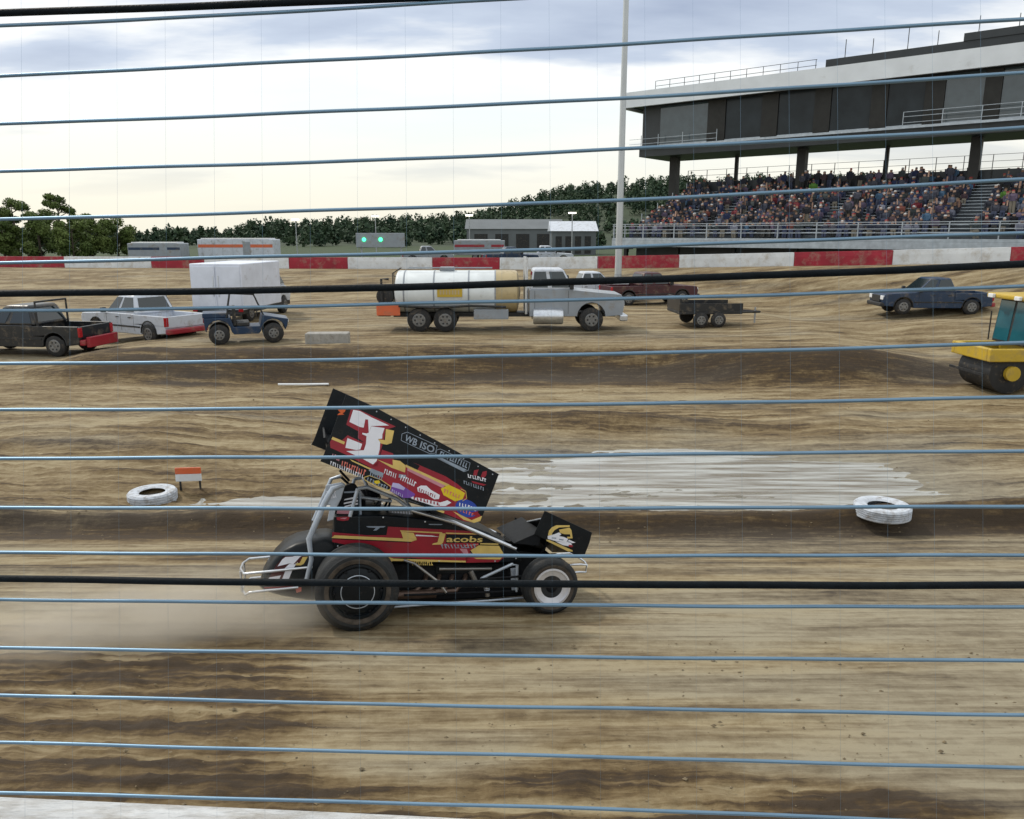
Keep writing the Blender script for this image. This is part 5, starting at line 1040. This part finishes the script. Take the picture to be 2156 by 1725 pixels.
# yellow road roller at the right edge
def roller():
    p = put(2140, 812, 23.6); r = empty('road_roller', p, R(181), 'yellow road roller with teal glass cab at the right picture edge', 'roller')
    X = lambda px: -(at_y(px, 812, 23.6).x - p[0])                         # local x (machine faces left)
    xf = X(2085)
    MB().lathe([(0.50, -0.82), (0.60, -0.80), (0.60, 0.80), (0.50, 0.82)], (xf, 0, 0.60), 'y', 40).build('drum', V_['trim'], r, True)
    yk = MB().bbox((xf-0.75, -1.0, 0.98), (xf+0.78, -0.84, 1.36)).bbox((xf-0.75, 0.84, 0.98), (xf+0.78, 1.0, 1.36)).bbox((xf+0.60, -0.838, 0.98), (xf+0.78, 0.838, 1.36)).bbox((xf-0.75, -0.838, 0.98), (xf-0.6, 0.838, 1.36)).build('drum_yoke', V_['yellow'], r, False, 0.03)
    for s in (-1, 1): MB().lathe([(0.22, 0.0), (0.22, -s*0.14), (0.1, -s*0.16)], (xf, s*0.98, 0.62), 'y', 16).build('drum_hub', V_['yellow'], r, True)
    MB().bbox((xf-3.9, -0.98, 0.72), (xf-0.76, 0.98, 1.38)).build('frame', V_['yellow'], r, False, 0.05); MB().bbox((xf-3.95, -0.92, 1.385), (xf-2.4, 0.92, 1.85)).build('engine_hood', V_['yellow'], r, False, 0.08, 3)
    for s in (-1, 1): vwheel(r, xf-2.7, s*1.08, 0.68, 0.5, s, 0.5)
    xc0, xc1 = xf-2.35, xf-0.35
    c = MB().hull4([(xc0,-0.82,1.39),(xc1,-0.82,1.39),(xc1,0.82,1.39),(xc0,0.82,1.39)], [(xc0+0.05,-0.78,2.72),(xc1-0.12,-0.78,2.72),(xc1-0.12,0.78,2.72),(xc0+0.05,0.78,2.72)]).build('cab', V_['trim'], r, False, 0.03)
    A = [(xc0,-0.82,1.39),(xc1,-0.82,1.39),(xc1,0.82,1.39),(xc0,0.82,1.39)]; T = [(xc0+0.05,-0.78,2.72),(xc1-0.12,-0.78,2.72),(xc1-0.12,0.78,2.72),(xc0+0.05,0.78,2.72)]
    for f in ((0,1),(1,2),(2,3),(3,0)):
        P, Q = Vector(A[f[0]]), Vector(A[f[1]]); S_, R_ = Vector(T[f[0]]), Vector(T[f[1]])
        for k in (0, 1):
            w = MB(); quad_pane(w, (P.lerp(Q, k*0.5), P.lerp(Q, k*0.5+0.5), S_.lerp(R_, k*0.5+0.5), S_.lerp(R_, k*0.5)), (0.07, 0.05), 0.012); w.build('cab_window', V_['teal'], c)
    MB().bbox((xc0-0.15, -0.95, 2.725), (xc1+0.25, 0.95, 2.88)).build('roof', V_['yellow'], r, False, 0.05)
    for s in (-1, 1): MB().bbox((xc1+0.24, s*0.5, 2.74), (xc1+0.34, s*0.75, 2.86)).build('work_light', V_['lamp'], r, False, 0.02)
    for i in range(3): MB().bbox((xc0+0.2, -1.10, 0.55+i*0.26), (xc0+0.75, -0.985, 0.60+i*0.26)).build('step', V_['trim'], r)
    MB().bbox((xf-0.70, -1.012, 1.10), (xf+0.70, -1.002, 1.16)).build('black_stripe', V_['trim'], r); MB().bbox((xf+0.80, -0.86, 0.55), (xf+0.86, 0.86, 0.62)).build('scraper', V_['trim'], r)
    MB().tube([(xf-3.3, 0.4, 1.8), (xf-3.3, 0.4, 2.5)], 0.05, 8).build('exhaust_pipe', V_['trim'], r)
    for s in (-1, 1): MB().tube([(xc1+0.05, s*0.9, 1.4), (xc1+0.05, s*0.9, 2.3)], 0.02, 6).build('grab_rail', V_['trim'], r)
roller()
# white marker tyres half sunk along the inner edge
m_wt = mat('whitewashed_tyre', (0.50, 0.54, 0.60), 0.7, 0, 0.2, 6, bump=0.3, dirt=0.5, dcol=(0.16,0.13,0.10))
def marker_tyre(px, py, Y, r, h, label):
    p = put(px, py, Y); t = empty('track_marker', (p[0], Y, p[2]-0.10), random.uniform(0, 3), label, 'tyre', 'whitewashed tyres marking the inner track edge')
    prof = [(r*0.52, 0.03), (r*0.60, 0.0), (r*0.92, 0.0), (r, h*0.12)] + [q for i in range(4) for q in ((r, h*(0.16+0.17*i)), (r, h*(0.27+0.17*i)), (r*0.965, h*(0.285+0.17*i)), (r*0.965, h*(0.315+0.17*i)))] + [(r, h*0.86), (r*0.93, h), (r*0.62, h), (r*0.52, h-0.03)]
    MB().lathe(prof, (0,0,0), 'z', 40, 1.0, False).build('casing', m_wt, t, True)
    MB().lathe([(r*0.53, 0.02), (r*0.53, h*0.55), (0.02, h*0.62)], (0,0,0), 'z', 24, 1.0, False).build('earth_fill', K['clay'], t)
marker_tyre(1853, 1112, 11.8, 0.43, 0.20, 'whitewashed tyre lying at the track edge right of the race car')
marker_tyre(322, 1052, 13.4, 0.42, 0.26, 'dull whitewashed tyre lying left of the race car')
def marker_board():
    p = put(398, 1050, 13.75); r = empty('marker_board', p, R(6), 'small red and white marker board beside the left whitewashed tyre', 'board')
    MB().bbox((-0.20, -0.02, 0.34), (0.26, 0.01, 0.46)).build('red_panel', V_['orange'], r, False, 0.005); MB().bbox((-0.20, -0.02, 0.20), (0.26, 0.01, 0.338)).build('white_panel', K['wall_white'], r, False, 0.005)
    for x in (-0.15, 0.2): MB().bbox((x, 0.011, -0.1), (x+0.03, 0.04, 0.44)).build('stake', V_['trim'], r)
marker_board()
p = put(640, 829, 24.2); o = MB().tube([(-0.8, 0, 0.06), (0, 0.05, 0.05), (0.8, 0, 0.07)], 0.035, 8).build('plastic_pipe', V_['lamp'], None, True); o.location = p; tag(o, 'thin white plastic pipe lying on the ground above the race car', 'pipe')
def block(px, py, Y, d, label, rz=0):
    p = put(px, py, Y); b = MB().box((0, 0, d[2]/2), d).build('concrete_block', K['grey_concrete'], None, False, 0.04); b.location = (p[0], Y, p[2]-0.05); b.rotation_euler = (0, 0, rz); tag(b, label, 'block', 'concrete blocks in the infield')
block(692, 745, 27.6, (1.5, 0.6, 0.45), 'grey concrete block between the buggy and the tanker', R(3))

# ================================================================== paddock behind the far wall
def race_trailer(px, py, Y, L_, H_, col, stripe, label):
    p = at_y(px, py, Y); r = empty('race_trailer', (p.x, Y, gz(p.x, Y)), R(random.uniform(-4, 4)), label, 'trailer', 'trailers in the paddock behind the wall')
    MB().bbox((-L_/2, -1.2, 0.6), (L_/2, 1.2, 0.6+H_)).build('body', V_[col], r, False, 0.08); MB().bbox((-L_/2+0.1, -1.215, 0.6+H_*0.55), (L_/2-0.1, -1.203, 0.6+H_*0.72)).build('stripe', V_[stripe], r)
    MB().bbox((L_*0.1, -1.218, 0.75), (L_*0.1+0.8, -1.204, 0.6+H_*0.86)).build('side_door', V_['silver'], r)
    for i in range(int(L_/1.1)): MB().bbox((-L_/2+0.5+i*1.1, -1.2145, 0.7), (-L_/2+0.515+i*1.1, -1.2005, 0.6+H_-0.1)).build('panel_seam', V_['silver'], r)
    for s in (-1, 1):
        for x in (-0.5, 0.5): vwheel(r, x, s*1.15, 0.4, 0.25, s)
    MB().bbox((-L_/2+0.4, -1.15, 0.6+H_), (L_/2-0.5, 1.15, 0.6+H_+0.12)).build('roof_cap', V_['lamp'], r, False, 0.04)
race_trailer(335, 530, 84, 5.5, 1.5, 'silver', 'blue', 'grey trailer behind the wall on the left')
race_trailer(505, 530, 86, 8.2, 1.9, 'white', 'orange', 'long white trailer with orange stripe behind the wall')
race_trailer(1010, 530, 95, 6.0, 1.7, 'silver', 'red', 'small silver trailer behind the wall near the picture centre')
def signal_board():
    p = at_y(800, 535, 82); r = empty('signal_board', (p.x, 82, gz(p.x, 82)), 0, 'white timing board behind the wall showing two green lights', 'board')
    MB().bbox((-2.4, -0.15, 1.7), (2.6, 0.15, 3.15)).build('panel', V_['silver'], r, False, 0.04)
    for x in (-2.0, 2.1): MB().bbox((x, 0.16, -0.3), (x+0.15, 0.3, 3.0)).build('post', K['steel'], r)
    g = mat('green_lamp', (0.05, 0.5, 0.2), 0.4, 0, 0, 5, emit=((0.05, 1.0, 0.35), 4.0))
    for x in (-1.55, 0.15): MB().lathe([(0.19, -0.17), (0.19, -0.24), (0.12, -0.27), (0.01, -0.28)], (x, 0, 2.5), 'y', 16).build('green_light', g, r, True)
signal_board()
def shed(px0, px1, py, Y, label, roofc):
    a = at_y(px0, py, Y); b = at_y(px1, py, Y); w = b.x-a.x; z0 = gz((a.x+b.x)/2, Y); h = a.z - z0
    r = empty('metal_shed', ((a.x+b.x)/2, Y, z0), 0, label, 'shed', 'sheds behind the wall')
    MB().bbox((-w/2, -4, 0), (w/2, 4, h*0.72)).build('wall', m_sheet, r); MB().add([(-w/2-0.3,-4.3,h*0.70),(w/2+0.3,-4.3,h*0.70),(w/2+0.3,0,h),(-w/2-0.3,0,h),(-w/2-0.3,4.3,h*0.70),(w/2+0.3,4.3,h*0.70)], [(0,1,2,3),(3,2,5,4),(0,3,4),(1,5,2),(0,4,5,1)]).build('roof', roofc, r)
    for i in range(4): MB().bbox((-w*0.42+i*w*0.22, -4.05, 0.2), (-w*0.42+i*w*0.22+w*0.14, -4.002, h*0.55)).build('door', V_['trim'], r)
m_sheet = mat('grey_sheet_roof', (0.13, 0.145, 0.155), 0.5, 0.3, 0.1, 0.5)
shed(985, 1180, 462, 140, 'long dark grey shed behind the wall left of the grandstand', m_sheet); shed(1160, 1250, 466, 118, 'small shed with pale roof next to the grandstand end', V_['white'])
lm = mat('lit_lamp', (1, 0.97, 0.85), 0.4, 0, 0, 5, emit=((1, 0.95, 0.82), 8.0))
for i, (px, py, Y) in enumerate(((622, 464, 120), (790, 457, 120), (988, 455, 118), (1205, 450, 112))):
    p = at_y(px, py, Y); z0 = gz(p.x, Y); r = empty('lamp_post', (p.x, Y, z0), 0, ['leftmost', 'second', 'third', 'rightmost'][i] + ' small lit lamp post against the wooded hill behind the wall', 'lamp post', 'lit lamp posts behind the wall')
    MB().tube([(0,0,0), (0,0,p.z-z0+0.2)], [0.09, 0.06], 8).build('post', K['steel'], r); MB().bbox((-0.5, -0.25, p.z-z0), (0.5, -0.02, p.z-z0+0.16)).build('lamp_head', lm, r)
for i, (px, Y, c, lab) in enumerate(((1075, 78, 'blue', 'dark blue pickup parked behind the wall left of the light pole'), (1150, 80, 'white', 'white pickup parked behind the wall left of the light pole'), (900, 84, 'silver', 'silver pickup parked behind the wall right of the timing board'))):
    p = at_y(px, 530, Y); pickup((p.x, Y, gz(p.x, Y)), R(random.uniform(-15, 15)), c, lab, 'pickups parked behind the wall')

# ================================================================== dust thrown up by the rear wheel
def dust():
    c = CM @ Vector((rx-1.95, -0.60, 0.16)); me = bpy.data.meshes.new('dust_cloud'); bm = bmesh.new(); bmesh.ops.create_icosphere(bm, subdivisions=3, radius=1); bm.to_mesh(me); bm.free()
    o = bpy.data.objects.new('dust_cloud', me); COL.objects.link(o); o.location = c; o.rotation_euler = CM.to_euler(); o.scale = (2.3, 0.9, 0.62); tag(o, 'faint brown dust thrown up behind the rear wheel', 'dust', kind='stuff')
    m = bpy.data.materials.new('dust'); m.use_nodes = True; t = m.node_tree; t.nodes.remove(t.nodes['Principled BSDF']); v = t.nodes.new('ShaderNodeVolumePrincipled'); l = t.links.new
    l(v.outputs[0], t.nodes['Material Output'].inputs['Volume']); v.inputs['Color'].default_value = (0.86, 0.80, 0.70, 1); v.inputs['Anisotropy'].default_value = 0.2
    tcn = t.nodes.new('ShaderNodeTexCoord'); ln = t.nodes.new('ShaderNodeVectorMath'); ln.operation = 'LENGTH'; l(tcn.outputs['Object'], ln.inputs[0])
    mr = t.nodes.new('ShaderNodeMapRange'); mr.interpolation_type = 'SMOOTHSTEP'; l(ln.outputs['Value'], mr.inputs[0]); mr.inputs[1].default_value = 0.15; mr.inputs[2].default_value = 0.98; mr.inputs[3].default_value = 1; mr.inputs[4].default_value = 0
    n = t.nodes.new('ShaderNodeTexNoise'); n.inputs['Scale'].default_value = 2.2; n.inputs['Detail'].default_value = 3; l(tcn.outputs['Object'], n.inputs['Vector'])
    m2 = t.nodes.new('ShaderNodeMapRange'); l(n.outputs['Fac'], m2.inputs[0]); m2.inputs[1].default_value = 0.35; m2.inputs[2].default_value = 0.7; m2.inputs[3].default_value = 0; m2.inputs[4].default_value = 5.0
    mm = t.nodes.new('ShaderNodeMath'); mm.operation = 'MULTIPLY'; l(mr.outputs[0], mm.inputs[0]); l(m2.outputs[0], mm.inputs[1]); l(mm.outputs[0], v.inputs['Density']); me.materials.append(m)
dust()
